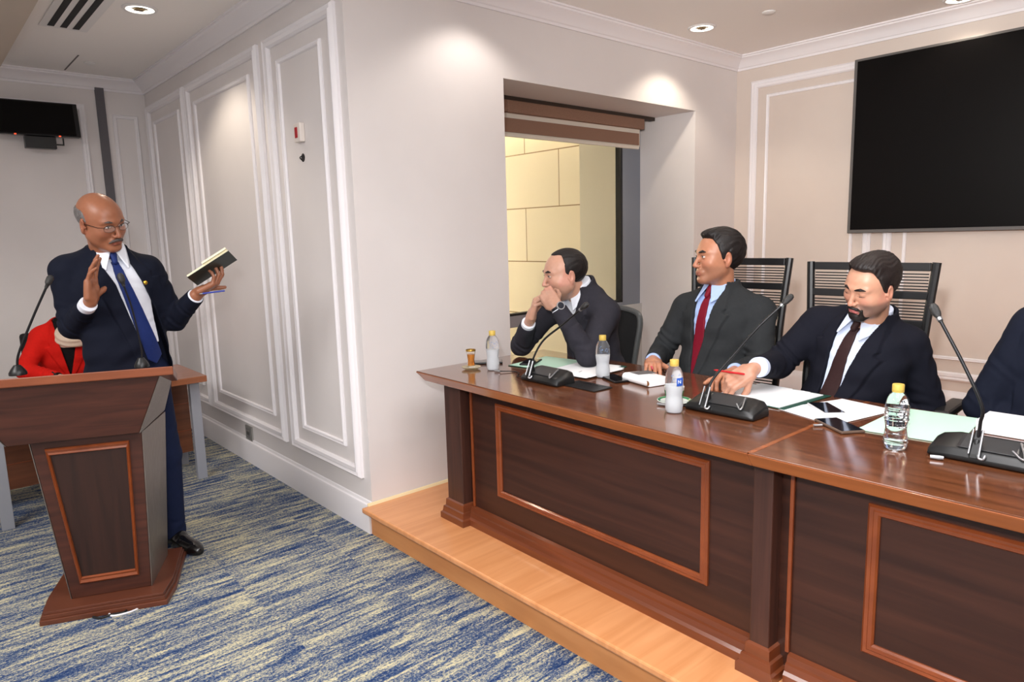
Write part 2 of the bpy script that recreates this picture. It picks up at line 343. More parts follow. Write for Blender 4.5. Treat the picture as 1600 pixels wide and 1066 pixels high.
# ------------------------------------------------------------------ television and monitor
blk = mat('black_plastic', S(16, 16, 17), .35); scr = mat('dark_screen', S(12, 10, 10), .35, spec=.12)
tv = thing('television', 'very large black flat screen on the cream wall behind the suited men', 'television', (XC - .075, 0, 1.5))
TY1, TZ1 = 2.17, 1.195
MB().box(0, .055, -.1, TY1, 0, TZ1).build('screen_housing', mat('dark_grey_bezel', S(96, 93, 91), .4), tv, bevel=.004)
MB().box(-.003, .0, -.085, TY1 - .022, .024, TZ1 - .016).build('screen', scr, tv)
MB().box(.055, .0745, .6, 1.5, .3, .9).build('wall_bracket', blk, tv)
mo = thing('wall_monitor', 'small black monitor on a bracket high on the back wall', 'monitor', (1.03, YK - .12, 2.30))
MB().hexa([(-.55, -.06, .09), (.16, -.10, .09), (.16, -.02, .09), (-.55, -.02, .09)], [(-.55, -.03, .345), (.16, -.06, .345), (.16, -.0, .345), (-.55, -.0, .345)]).build('monitor_housing', blk, mo, bevel=.004)
MB().hexa([(-.54, -.0645, .10), (.13, -.1025, .10), (.13, -.10, .10), (-.54, -.062, .10)], [(-.54, -.0355, .335), (.13, -.066, .335), (.13, -.062, .335), (-.54, -.03, .335)]).build('monitor_screen', scr, mo)
MB().box(-.20, .0, -.05, .02, .0, .088).box(.0, .05, -.03, -.02, .03, .04).box(.045, .055, -.03, -.02, .03, .088).box(-.17, -.03, .02, .119, .02, .08).build('bracket', blk, mo, bevel=.003)
rl = mat('red_indicator', (.6, .02, .01), .4, emis=(1, .08, .02), es=1.5)
for xx in (-.26, .02): MB().box(xx - .006, xx + .006, -.085 - .06 * (xx + .5) * .6 + .0, -.07 - .06 * (xx + .5) * .6, .086, .094).build('indicator_light', rl, mo)
# ------------------------------------------------------------------ wall fittings on the left wall
cp = thing('fire_call_point', 'small white wall box with red centre on the panelled wall', 'call point', (XA, 3.645, 2.13))
MB().box(-.03, 0, -.04, .04, -.05, .05).build('box', mat('ivory_plastic', S(226, 216, 208), .4), cp, bevel=.006)
MB().box(-.034, -.03, -.012, .018, -.028, .028).build('red_button', mat('red_plastic', S(168, 24, 34), .35), cp, bevel=.002)
ch = thing('cable_hole', 'small dark cable hole with loose wire end in the panelled wall', 'hole', (XA, 3.65, 2.0))
MB().lathe([(0, .002), (.02, .002), (.023, .0005)], seg=16).build('opening', mat('hole_dark', S(40, 36, 36), .8), ch, rot=(0, -PI / 2, 0))
MB().tube(arc([(-.002, -.006, .012), (-.018, 0, .0), (-.004, .01, -.012)]), .003).build('wire_end', mat('wire_black', S(20, 18, 18), .5), ch)
so = thing('wall_socket', 'square metal power socket low on the panelled wall, above the baseboard', 'socket', (XA, 4.80, .215))
MB().box(-.012, 0, -.058, .058, -.052, .052).build('plate', mat('steel_plate', S(170, 168, 164), .35, .7), so, bevel=.003)
MB().box(-.015, -.012, -.036, .036, -.034, .034).build('insert', mat('socket_insert', S(120, 118, 116), .4), so, bevel=.002)
for a in (-.014, .014): MB().box(-.0165, -.015, a - .006, a + .006, -.012, .012).build('socket_slot', blk, so)
# ------------------------------------------------------------------ long desk
dwood = wood('dark_mahogany', S(46, 23, 16), S(68, 37, 26), (1.2, .35, 9), .42, .12)
dwoodv = wood('dark_mahogany_upright', S(52, 30, 24), S(76, 46, 37), (9, 9, .5), .42, .12)
topw = wood('desk_top_mahogany', S(80, 44, 25), S(122, 71, 43), (14, .7, 1), .16, .8)
edgew = wood('desk_edge_wood', S(132, 70, 34), S(158, 88, 46), (8, .7, 8), .25, .6)
mouldw = wood('moulding_wood', S(118, 56, 26), S(140, 70, 34), (3, 3, 3), .3, .5)
basew = wood('base_moulding_wood', S(96, 48, 26), S(120, 62, 34), (3, .5, 8), .3, .5)
DZ = .91
def desk_unit(label, rz, y0, y1, fy, cols, endcol, loc=(1.77, 1.0, 0)):
    t = thing('desk_section', label, 'desk', (loc[0], loc[1], PZ), rz, 'joined desk sections')
    H = DZ - PZ; i = .035; e0 = i if endcol == 'low' else 0; e1 = i if endcol == 'high' else 0
    b = MB().hexa([(i, y0 + e0, H - .048), (.85 - i, y0 + e0 - rz * .85, H - .048), (.85 - i, y1 - e1, H - .048), (i, y1 - e1, H - .048)],
                  [(.004, y0, H - .004), (.85, y0 - rz * .85, H - .004), (.85, y1, H - .004), (.004, y1, H - .004)])
    tb = b.build('desk_edge', edgew, t, bevel=.003)
    MB().prism([(.008, y0), (.846, y0 - rz * .85), (.846, y1 - .004), (.008, y1 - .004)], H - .006, H).build('desk_top', topw, t, bevel=.0015)
    MB().box(.16, .18, y0, y1 - (.09 if endcol == 'high' else 0), 0, H - .048).build('front_panel', dwood, t)
    MB().frame('x', .16, fy[0], fy[1], .192, .635, .032, .014, -1).build('panel_moulding', mouldw, t, smooth=True)
    a, c = y0 + .03, y1 - (.09 if endcol == 'high' else .075)
    MB().sweep([(0, 0), (.042, 0), (.042, .03), (.034, .04), (.028, .06), (.02, .064), (.016, .082), (0, .088)], [(.16, c, 0), (.16, a, 0)]).build('base_moulding', basew, t, smooth=True, angle=20)
    for (cy0, cy1) in cols:
        MB().box(.105, .16, cy0, cy1, .1, H - .048).build('pilaster', dwoodv, t, bevel=.004)
        MB().sweep([(0, 0), (.03, 0), (.03, .03), (.022, .036), (.018, .062), (.01, .066), (.008, .098), (0, .104)], [(.175, cy1, 0), (.105, cy1, 0), (.105, cy0, 0), (.175, cy0, 0)][::1]).build('pilaster_foot', basew, t, smooth=True, angle=20)
    for yy in ((cols[0][0] - .016,) if endcol == 'high' else (cols[0][0] - .035,)):
        MB().box(.150, .16, yy - .012, yy, .088, H - .048).build('edge_bead', mouldw, t, bevel=.002)
    if endcol == 'high': MB().box(.18, .72, y1 - .12, y1 - .09, 0, H - .048).build('end_panel', dwoodv, t)
    return t
d1 = desk_unit('left section of the long mahogany desk, with one wide framed front panel', -.028, 0, 1.79, (.225, 1.36), [(1.57, 1.70), (-.03, .035)], 'high')
d2 = desk_unit('right section of the long mahogany desk, cut by the right edge of the photo', .0, -2.4, 0, (-1.9, -.285), [(-2.3, -2.2)], 'none')
MB().box(.149, .159, -.075, -.063, .088, DZ - PZ - .048).build('edge_bead', mouldw, d2, bevel=.002)
MB().box(.01, .84, -.014, .0, DZ - PZ - .001, DZ - PZ + .0006).build('joint_strip', edgew, d2)
# ------------------------------------------------------------------ things on the desk
DT = DZ + .0012
grille = noise_mat(mat('dark_metal_mesh', S(44, 44, 46), .35, .7), S(20, 20, 20), S(90, 90, 90), nscale=900, bump=.4)
silver = mat('satin_silver', S(176, 178, 182), .3, .85)
neckm = mat('gooseneck_black', S(34, 34, 36), .38, .5)
consolem = mat('console_black', S(18, 19, 20), .38)
console2 = mat('console_dark_grey', S(52, 53, 55), .3, .3)
cablem = mat('cable_black', S(16, 16, 17), .5)
def mic_unit(label, loc, rz, neck, cable, w=.27):
    t = thing('conference_microphone', label, 'microphone', loc, rz, 'gooseneck conference microphones on the desk')
    h = w / 2
    # console body: long in y, wedge in x (front low edge at -x)
    prof = [(-.055, .0), (-.062, .012), (-.048, .034), (.03, .060), (.058, .052), (.065, .0)]
    b = MB(); n = len(prof); ys = [(-h, .55), (-h * .86, .92), (-h * .6, 1), (h * .55, 1), (h * .86, .85), (h, .6)]
    vs = [(x * (.7 + .3 * s), y, z * s) for y, s in ys for x, z in prof]
    fs = [(i * n + k, i * n + (k + 1) % n, (i + 1) * n + (k + 1) % n, (i + 1) * n + k) for i in range(len(ys) - 1) for k in range(n)] + [tuple(range(n)), tuple((len(ys) - 1) * n + k for k in range(n))[::-1]]
    b.add(vs, fs).build('console', consolem, t, bevel=.005, smooth=True, angle=40)
    b = MB().hexa([(-.044, -h * .55, .0355), (.022, -h * .55, .0575), (.022, h * .5, .0575), (-.044, h * .5, .0355)], [(-.046, -h * .5, .0385), (.02, -h * .5, .0605), (.02, h * .42, .0605), (-.046, h * .42, .0385)])
    b.build('control_panel', console2, t, bevel=.002)
    ny = neck[0][1]; nx = neck[0][0]
    MB().hexa([(-.066, ny - .011, .016), (nx + .012, ny - .011, .03), (nx + .012, ny + .011, .03), (-.066, ny + .011, .016)], [(-.062, ny - .010, .028), (nx + .004, ny - .009, .088), (nx + .004, ny + .009, .088), (-.062, ny + .010, .028)]).build('neck_bracket', consolem, t, bevel=.003)
    MB().tube(arc([(nx - .002, ny - .011, .090), (-.060, ny - .012, .030), (-.069, ny - .014, .022), (-.066, ny - .024, .020), (-.058, ny - .026, .028)], 4), .0032, 8).build('silver_trim', silver, t, smooth=True)
    MB().tube([(nx - .002, ny + .011, .090), (-.062, ny + .012, .028)], .0024, 8).build('silver_trim', silver, t, smooth=True)
    MB().tube(arc([(.012, -h * .50, .060), (-.046, -h * .66, .040), (-.054, -h * .62, .036), (-.03, -h * .44, .046)], 5), .0028, 8).build('panel_trim', silver, t, smooth=True)
    N = [Vector(p) for p in neck]
    MB().tube(arc([(N[0].x - .012, N[0].y, .03), N[0] + Vector((-.006, 0, .01)), N[0]], 4), [.010] * 9, 12).build('neck_socket', consolem, t, smooth=True)
    P = arc(neck, 8); d = (P[-1] - P[-2]).normalized()
    MB().tube(P, .0046, 10).build('gooseneck', neckm, t, smooth=True)
    cap = MB().tube([P[-1] - d * .004, P[-1] + d * .012, P[-1] + d * .014, P[-1] + d * .022, P[-1] + d * .04, P[-1] + d * .05, P[-1] + d * .054], [.006, .0075, .009, .0115, .0122, .009, .002], 14).build('microphone_head', grille, t, smooth=True)
    MB().tube([P[-1] + d * .0, P[-1] + d * .008], [.0075, .0078], 14).build('collar_ring', silver, cap, smooth=True)
    if cable:
        MB().tube(arc(cable, 8), .0025, 8).build('cable', cablem, t, smooth=True)
        c = Vector(cable[-1]); MB().tube([c, c + Vector((-.004, .012, 0)), c + Vector((-.010, .03, .0))], [.005, .006, .005], 10).build('plug', silver, t, smooth=True)
    return t
mic_unit('desk microphone whose thin neck leans across the man with clasped hands', (2.075, 2.13, DT), -.05, [(-.035, .06, .05), (-.03, .055, .10), (.0, .02, .18), (.02, -.09, .26), (.03, -.18, .325)], [(-.02, .11, .012), (-.03, .17, .003), (.02, .22, .003), (.03, .27, .003), (-.02, .31, .006)], .24)
mic_unit('desk microphone beside the blue labelled bottle, between the two men in neckties', (2.13, 1.285, DT), .0, [(-.03, .055, .05), (-.01, .05, .11), (.04, -.01, .21), (.08, -.07, .30), (.12, -.13, .375)], [(.0, .13, .012), (-.04, .16, .003), (-.05, .19, .003), (-.07, .205, .006)], .27)
mic_unit('desk microphone near the right edge, its neck leaning left above the mint sheet', (2.15, .50, DT), .0, [(-.03, .02, .05), (-.04, .015, .11), (-.05, .012, .16), (-.045, .06, .26), (-.01, .135, .375)], [(.0, .10, .012), (-.03, .125, .003), (-.055, .120, .003), (-.075, .085, .006)], .27)
# bottles
clear = mat('clear_plastic', (.95, .98, 1), .03, trans=1, ior=1.25)
frost = mat('frosted_plastic', (.93, .95, .98), .22, trans=.95, ior=1.15)
water = mat('water', (.97, .99, 1), .0, trans=1, ior=1.33)
icew = mat('clouded_water', (.93, .95, .97), .45, trans=.35, ior=1.2)
capm = mat('yellow_cap', S(206, 176, 84), .4)
bluelab = mat('blue_label', S(40, 84, 176), .4)
darkprint = mat('dark_print', S(58, 62, 66), .5)
printm = mat('blue_print', S(120, 150, 196), .5)
whitelab = mat('white_print', S(238, 242, 246), .4)
def bottle(label, x, y, frosted, printed=True):
    t = thing('water_bottle', label, 'bottle', (x, y, DT), random.uniform(0, 6), 'water bottles with yellow caps on the desk')
    pr = [(0, .004), (.016, .0), (.027, .002), (.0305, .012), (.0315, .03), (.0300, .045), (.0290, .052), (.0275, .062), (.0290, .072), (.0305, .082), (.0318, .095), (.0318, .118), (.0305, .128), (.0300, .132), (.0290, .142), (.024, .155), (.017, .166), (.0125, .172), (.0125, .181)]
    if not frosted:
        q = []
        for r, z in pr: q.append((r, z))
        pr = q
    MB().lathe(pr, seg=28).build('body', frost if frosted else clear, t, smooth=True, angle=80)
    ins = [(0, .006)] + [(max(0, r - .0012), z + .001) for r, z in pr[1:]]
    lvl = .10 if frosted else .125
    ww = [(r, z) for r, z in ins if z < lvl] + [(.0295, lvl), (0, lvl)]
    MB().lathe(ww, seg=28).build('water', icew if frosted else water, t, smooth=True, angle=60)
    if frosted:
        bm_ = MB(); rr = random.Random(int(x * 1000))
        for k_ in range(26):
            a_ = -2.9 + 2.0 * rr.random(); z_ = .108 + .034 * rr.random(); w_ = .05 + .12 * rr.random(); r_ = .0322 if z_ < .12 else .0316
            bm_.add([(r_ * math.cos(q_), r_ * math.sin(q_), zz_) for zz_ in (z_, z_ + .0022) for q_ in (a_, a_ + w_ / 2, a_ + w_)], [(0, 1, 4, 3), (1, 2, 5, 4)])
        bm_.build('printed_band', printm, t, fix=False)
        t.rotation_euler.z = 0
    else:
        bm_ = MB(); rr = random.Random(5)
        for k_ in range(60):
            a_ = -2.9 + 2.1 * rr.random(); z_ = .062 + .086 * rr.random(); w_ = .04 + .10 * rr.random(); r_ = .0335
            if z_ > .13: r_ = .0325 - (z_ - .13) * .2
            bm_.add([(r_ * math.cos(q_), r_ * math.sin(q_), zz_) for zz_ in (z_, z_ + .0015 + .004 * rr.random()) for q_ in (a_, a_ + w_ / 2, a_ + w_)], [(0, 1, 4, 3), (1, 2, 5, 4)])
        bm_.build('printed_marks', darkprint, t, fix=False); t.rotation_euler.z = 0
        for z in (.022, .036, .088, .105, .122): MB().lathe([(.0312, z - .002), (.0328, z), (.0312, z + .002)], seg=28).build('rib', clear, t, smooth=True)
    MB().lathe([(.0135, .172), (.0158, .173), (.0160, .187), (.0150, .190), (0, .190)], seg=28).build('cap', capm, t, smooth=True)
    MB().lathe([(.0142, .167), (.0158, .1685), (.0158, .1715), (.0142, .172)], seg=28).build('cap_ring', capm, t, smooth=True)
    return t
bottle('frosted water bottle between the tea glass and the man with clasped hands', 2.093, 2.52, True)
bottle('frosted water bottle standing on the open green folder', 2.305, 2.008, True)
b3 = bottle('frosted water bottle with a small blue label, in front of the green cup', 2.012, 1.42, True)
b3.rotation_euler.z = 0
MB().lathe([(.0322, .100), (.0324, .101), (.0324, .128), (.0318, .129)], seg=64).build('tmp_band', bluelab, b3, smooth=True)
# keep only the label's arc facing the room
_o = [c for c in b3.children if c.name.startswith('tmp_band')][0]; _o.name = 'label'
_b = bmesh.new(); _b.from_mesh(_o.data); bmesh.ops.delete(_b, geom=[f for f in _b.faces if not (-2.3 < math.atan2(f.calc_center_median().y, f.calc_center_median().x) < -1.35)], context='FACES'); _b.to_mesh(_o.data); _b.free()
def text(body, size, m, parent, loc, rot, name='lettering', extrude=.0003):
    c = bpy.data.curves.new(name, 'FONT'); c.body = body; c.size = size; c.align_x = 'CENTER'; c.align_y = 'CENTER'; c.extrude = extrude
    o = bpy.data.objects.new(name, c); COL.objects.link(o); dg = bpy.context.evaluated_depsgraph_get(); me = bpy.data.meshes.new_from_object(o.evaluated_get(dg))
    bpy.data.objects.remove(o); q = bpy.data.objects.new(name, me); COL.objects.link(q); me.materials.clear(); me.materials.append(m)
    q.parent = parent; q.location = loc; q.rotation_euler = rot; return q
_a = -1.95
text('N', .018, whitelab, b3, (.0332 * math.cos(_a), .0332 * math.sin(_a), .115), (PI / 2, 0, _a + PI / 2))
bottle('clear ribbed water bottle on the right desk section beside the mint green sheet', 2.095, .716, False)
# tea glass and saucer
t = thing('tea_glass', 'small waisted glass of amber tea standing on a pale glass saucer', 'glass', (2.035, 2.617, DT + .009))
gm = mat('thin_glass', (1, .98, .94), .02, trans=1, ior=1.3); amber = mat('amber_tea', (.85, .36, .06), .05, trans=.6, ior=1.33)
MB().lathe([(0, .002), (.019, .001), (.021, .008), (.018, .022), (.0165, .034), (.019, .052), (.0225, .075), (.0235, .088), (.0222, .088), (.0178, .052), (.0152, .034), (.0165, .022), (.018, .010), (0, .009)], seg=28).build('glass_body', gm, t, smooth=True)
MB().lathe([(0, .010), (.0175, .010), (.0162, .022), (.0149, .034), (.0175, .052), (.0192, .064), (0, .064)], seg=28).build('tea', amber, t, smooth=True)
MB().lathe([(.0237, .079), (.0240, .080), (.0240, .086), (.0237, .087)], seg=28).build('gold_rim', mat('gold', S(214, 170, 80), .25, .9), t, smooth=True)
tag(MB().lathe([(0, .003), (.02, .002), (.03, .0), (.042, .006), (.048, .011), (.047, .0125), (.040, .008), (.025, .0055), (0, .006)], (2.035, 2.617, DT), 36).build('glass_saucer', mat('tinted_glass', (.95, .88, .62), .05, trans=.8, ior=1.3), smooth=True), 'pale yellow glass saucer under the tea glass', 'saucer')
# cup and saucer
whc = mat('white_china', S(234, 238, 232), .15, coat=.5); grc = mat('green_glaze', S(46, 130, 82), .2, coat=.5)
t = thing('coffee_cup', 'white and green coffee cup half hidden behind the frosted bottle with blue label', 'cup', (2.115, 1.492, DT + .008))
MB().lathe([(0, .004), (.018, .002), (.022, .006), (.031, .02), (.036, .045), (.037, .058), (.0355, .058), (.034, .045), (.028, .02), (0, .008)], seg=32).build('bowl', whc, t, smooth=True)
MB().lathe([(.0322, .022), (.0368, .044), (.0372, .046), (.0330, .022)], seg=32).build('green_band', grc, t, smooth=True)
MB().tube(arc([(.034, 0, .048), (.055, 0, .046), (.054, 0, .026), (.030, 0, .018)]), .0035, 8).build('handle', whc, t, smooth=True)
t = thing('coffee_saucer', 'white saucer with green rim under the coffee cup', 'saucer', (2.115, 1.492, DT))
MB().lathe([(0, .003), (.02, .0), (.035, .002), (.058, .010), (.063, .014), (.062, .0155), (.05, .010), (.03, .0055), (0, .006)], seg=40).build('plate', whc, t, smooth=True)
MB().lathe([(.052, .0115), (.0605, .0152), (.0605, .0157), (.052, .0121)], seg=40).build('green_rim', grc, t, smooth=True)
# paper goods
paper = mat('white_paper', S(240, 241, 243), .7); mint = mat('mint_paper', S(190, 226, 205), .6); dgreen = mat('dark_green_cover', S(20, 66, 54), .5)
ink = mat('grey_ink', S(150, 152, 158), .7)
def sheet(mb, pts, z, th=.0008): return mb.prism(pts, z, z + th)
def rect(cx, cy, w, h, a):
    c, s = math.cos(a), math.sin(a); return [(cx + x * c - y * s, cy + x * s + y * c) for x, y in ((-w / 2, -h / 2), (w / 2, -h / 2), (w / 2, h / 2), (-w / 2, h / 2))]
def folder(label, cx, cy, w, h, a, left, right, page=True, group='green document folders on the desk'):
    t = thing('document_folder', label, 'folder', (cx, cy, DT), a, group)
    MB().prism(rect(0, 0, w, h, 0), 0, .003).build('cover', dgreen, t, bevel=.001)
    MB().box(-w / 2 + .006, w / 2 - .006, .003, h / 2 - .006, .0032, .0048).build('inner_leaf', left, t)
    MB().box(-w / 2 + .006, w / 2 - .020, -h / 2 + .022, -.003, .0032, .0062).build('inner_leaf', right, t)
    return t
# first folder lies open in front of the man with clasped hands: mint leaf at left, white sheets right
folder('open green folder before the man with clasped hands, mint leaf left and white sheets right', 2.385, 2.31, .30, .50, .12, mint, paper)
ps = thing('paper_sheet', 'white printed sheets lying on the right leaf of the left folder', 'paper', (2.36, 2.14, DT + .0068), .0)
MB().prism(rect(0, 0, .27, .21, .10), 0, .001).prism(rect(-.02, -.01, .27, .21, .02), .0012, .002).build('sheets', paper, ps)
MB().prism(rect(-.06, .0, .03, .006, .3), .0021, .0024).build('printed_mark', ink, ps)
folder('open green folder with white sheets in front of the bearded man', 2.46, 1.29, .31, .31, -.1, paper, paper)
ps = thing('paper_sheet', 'fanned white sheets on the green folder under the bearded man\'s hand', 'paper', (2.45, 1.30, DT + .0068))
MB().prism(rect(.0, .01, .28, .22, -.02), 0, .0008).prism(rect(-.01, .02, .28, .22, .07), .001, .0018).build('sheets', paper, ps)
ps = thing('paper_sheet', 'loose white sheets under the white phone', 'paper', (2.40, 1.03, DT))
MB().prism(rect(0, 0, .30, .21, -.35), 0, .0008).prism(rect(.015, -.025, .30, .21, -.22), .001, .0018).build('sheets', paper, ps)
tag(MB().prism([(2.215, .87), (2.245, .60), (2.60, .63), (2.585, .87)], DT, DT + .003).build('mint_sheet', mint), 'mint green sheet of card lying behind the clear bottle', 'paper')
tag(MB().prism([(2.222, .872), (2.253, .59), (2.26, .59), (2.25, .873)], DT, DT + .0029).build('green_card_edge', dgreen), 'thin dark green card edge under the mint sheet', 'card')
np_ = thing('note_pad', 'thick white note pad at the right end of the desk behind the microphone', 'pad', (2.50, .53, DT))
MB().box(-.07, .07, -.075, .075, 0, .04).build('pages', paper, np_, bevel=.002)
MB().box(-.07, .07, -.082, -.0751, 0, .04).build('binding', mat('navy_binding', S(40, 48, 66), .5), np_)
# rolled / folded newspaper pad with glasses
nb = thing('folded_magazine', 'folded white magazine with printed cover beside the man with the dark red tie', 'magazine', (2.37, 1.79, DT), .0)
b = MB(); pr = []
for k in range(9): a_ = PI / 2 + PI * k / 8; pr.append((-.075 + .017 * math.cos(a_), .018 + .017 * math.sin(a_)))
pr = pr + [(.085, .003), (.085, .012), (.0, .032)]
n_ = len(pr); vs = [(x, y, z) for y in (-.085, .085) for x, z in pr]
b.add(vs, [tuple(range(n_)), tuple(range(n_, 2 * n_))[::-1]] + [(i, (i + 1) % n_, n_ + (i + 1) % n_, n_ + i) for i in range(n_)]).build('pages', paper, nb, smooth=True, angle=40, rot=(0, 0, -.25))
MB().prism(rect(-.01, .045, .10, .065, 0), .0322, .0334).build('dark_picture', mat('picture_print', S(90, 88, 90), .5), nb, rot=(0, .02, -.25))
MB().lathe([(0, .0), (.011, 0), (.011, .0006), (0, .0006)], seg=16).build('brown_emblem', mat('brown_print', S(132, 84, 44), .5), nb, loc=(-.108, -.062, .018), rot=(0, -PI / 2, -.25))
gl2 = thing('eyeglasses', 'thin framed reading glasses lying on the folded white magazine', 'glasses', (2.40, 1.73, DT + .036), .5)
wire = mat('thin_dark_frame', S(48, 36, 34), .3, .6)
f = MB()
for s_ in (-.032, .032): f.tube([(s_ + .024 * math.cos(a), .018 * math.sin(a), .012) for a in [2 * PI * k / 20 for k in range(21)]], .0011, 6)
f.tube(arc([(-.008, 0, .012), (0, .004, .014), (.008, 0, .012)]), .0011, 6)
f.build('frame', wire, gl2, smooth=True)
for s_ in (-1, 1): MB().tube(arc([(s_ * .056, 0, .012), (s_ * .062, -.03, .008), (s_ * .05, -.08, -.004), (s_ * .045, -.11, -.012)]), .0012, 6).build('temple', wire, gl2, smooth=True)
# phones
glass_b = mat('phone_glass', S(12, 12, 15), .06, coat=.6)
def phone(label, x, y, z, rz, body=S(20, 20, 22), name='smartphone', w=.074, h=.152):
    t = thing(name, label, 'phone', (x, y, z), rz, 'smartphones on the desk')
    MB().box(-w / 2, w / 2, -h / 2, h / 2, 0, .0088).build('phone_body', mat('phone_case_' + str(len(bpy.data.materials)), body, .3, .3), t, bevel=.003)
    MB().box(-w / 2 + .003, w / 2 - .003, -h / 2 + .004, h / 2 - .004, .0088, .0094).build('phone_screen', glass_b, t)
    return t
phone('black phone lying behind the tea glass', 2.19, 2.68, DT, .9)
phone('black phone lying on the mint leaf of the left folder', 2.315, 2.49, DT + .0052, -1.05)
phone('black phone lying next to the folded white magazine', 2.30, 1.935, DT, -.4)
phone('white rimmed phone lying on the loose sheets', 2.385, 1.045, DT + .0021, -.75, S(214, 214, 216))
phone('dark phone in a bronze case on the bare wood near the desk joint', 2.21, .925, DT, -.62, S(112, 92, 80), w=.08, h=.16)
# cable flap in the desk top
t = thing('cable_flap', 'flat black metal cable flap set into the desk top near the magazine', 'cable flap', (2.115, 1.935, DT - .0005), -.05)
MB().box(-.055, .055, -.10, .10, 0, .004).build('plate', mat('black_metal_plate', S(34, 34, 35), .4, .4), t, bevel=.001)
MB().box(.030, .046, -.07, .07, .0042, .0052).build('lip', blk, t)
# small plugs at the right end
tag(MB().tube(arc([(2.16, .985, DT + .004), (2.17, .975, DT + .004), (2.18, .965, DT + .005)], 3), .004, 8).build('bright_stud', silver, smooth=True), 'tiny bright metal stud in front of the dark bronze phone', 'stud')
# ------------------------------------------------------------------ lectern, local: x along front, y depth, origin front-left base corner
pwd = wood('lectern_wood', S(54, 27, 19), S(80, 42, 30), (1, 1, 12), .42, .1)
pwv = wood('lectern_panel_wood', S(36, 19, 13), S(54, 29, 21), (10, 10, .5), .45, .1)
pedge = wood('lectern_edge_wood', S(116, 62, 38), S(140, 78, 50), (1, 1, 8), .35, .2)
steel = noise_mat(mat('brushed_steel', S(150, 140, 130), .38, .9), S(140, 130, 122), S(160, 150, 142), (60, 60, 1), 6, bump=.05)
lc = thing('lectern', 'dark wooden lectern with flared top, steel sides and framed front panel', 'lectern', (.262, 3.302, 0), math.radians(-22.9))
# base plinth (chamfered rear corners)
bs = [(0, 0), (.48, 0), (.50, .14), (.50, .50), (0 - .02, .50), (-.02, .14)]
b = MB()
for ins, z0, z1 in ((0, 0, .022), (.008, .022, .040), (.014, .040, .052)):
    cx, cy = .24, .26
    b.prism([(x + (ins if x < cx else -ins), y + (ins if y < cy else -ins)) for x, y in bs], z0, z1)
b.build('plinth', wood('plinth_wood', S(82, 42, 27), S(106, 58, 38), (1, 1, 10), .4, .15), lc, bevel=.002)
# lower body, tapering downward
y0, y1 = .07, .42
lo = [(.098, y0 + .03, .052), (.405, y0 + .03, .052), (.425, y1, .052), (.078, y1, .052)]; hi = [(.03, y0, .765), (.440, y0, .765), (.48, y1, .765), (-.01, y1, .765)]
MB().hexa(lo, hi).build('column', pwd, lc, bevel=.003)
# framed inset front panel
def fr(p, q, w):   # p: 4 corners on the front (ccw) -> strip frame mesh
    pass
def onfront(u, v):  # u 0..1 across, v 0..1 up on the column's front face
    a = Vector(lo[0]).lerp(Vector(lo[1]), u); c = Vector(hi[0]).lerp(Vector(hi[1]), u); return a.lerp(c, v)
q = [onfront(.14, .09), onfront(.86, .09), onfront(.88, .955), onfront(.115, .955)]
MB().add([p + Vector((0, -.001, 0)) for p in q], [(0, 1, 2, 3)]).build('front_panel', pwv, lc, fix=False)
P4 = q; nrm = Vector((0, -1, 0)); ctr = sum(P4, Vector()) / 4; b = MB(); rings = []
for a, d in ((0, 0), (0, .006), (.25, .013), (.6, .008), (.85, .011), (1, .004), (1, 0)):
    rings.append([p + (ctr - p).normalized() * a * .034 + nrm * d for p in P4])
vs = [p for r in rings for p in r]; b.add(vs, [(i * 4 + j, i * 4 + (j + 1) % 4, (i + 1) * 4 + (j + 1) % 4, (i + 1) * 4 + j) for i in range(6) for j in range(4)])
b.build('panel_moulding', mouldw, lc)
# steel side of the column (right and left)
for (i, j, s_) in ((1, 2, 1), (0, 3, -1)):
    a, c, d, e = [Vector(k_) for k_ in (lo[i], lo[j], hi[j], hi[i])]
    nx = Vector((s_ * .004, 0, 0))
    pts = [a, c, d, e]
    MB().add([p + nx * .25 for p in pts] + [p + nx for p in pts], [(0, 1, 2, 3), (4, 5, 6, 7), (0, 1, 5, 4), (1, 2, 6, 5), (2, 3, 7, 6), (3, 0, 4, 7)]).build('steel_side', steel, lc)
# flared upper box
f0 = [(-.035, .02, .772), (.440, .02, .772), (.478, .42, .772), (-.06, .42, .772)]
f1 = [(-.180, -.03, 1.02), (.548, -.03, 1.02), (.532, .35, .928), (-.15, .35, .928)]
MB().hexa(f0, f1).build('flared_box', pwd, lc, bevel=.003)
for (i, j, s_) in ((1, 2, 1), (0, 3, -1)):
    pts = [Vector(k_) for k_ in (f0[i], f0[j], f1[j], f1[i])]; nx = Vector((s_ * .004, 0, 0))
    MB().add([p + nx * .25 for p in pts] + [p + nx for p in pts], [(0, 1, 2, 3), (4, 5, 6, 7), (0, 1, 5, 4), (1, 2, 6, 5), (2, 3, 7, 6), (3, 0, 4, 7)]).build('steel_flare', steel, lc)
t0 = [(-.225, -.05, 1.020), (.603, -.05, 1.020), (.560, .36, .920), (-.19, .36, .920)]
MB().hexa(t0, [(x, y, z + .036) for x, y, z in t0]).build('reading_top', pedge, lc, bevel=.004)
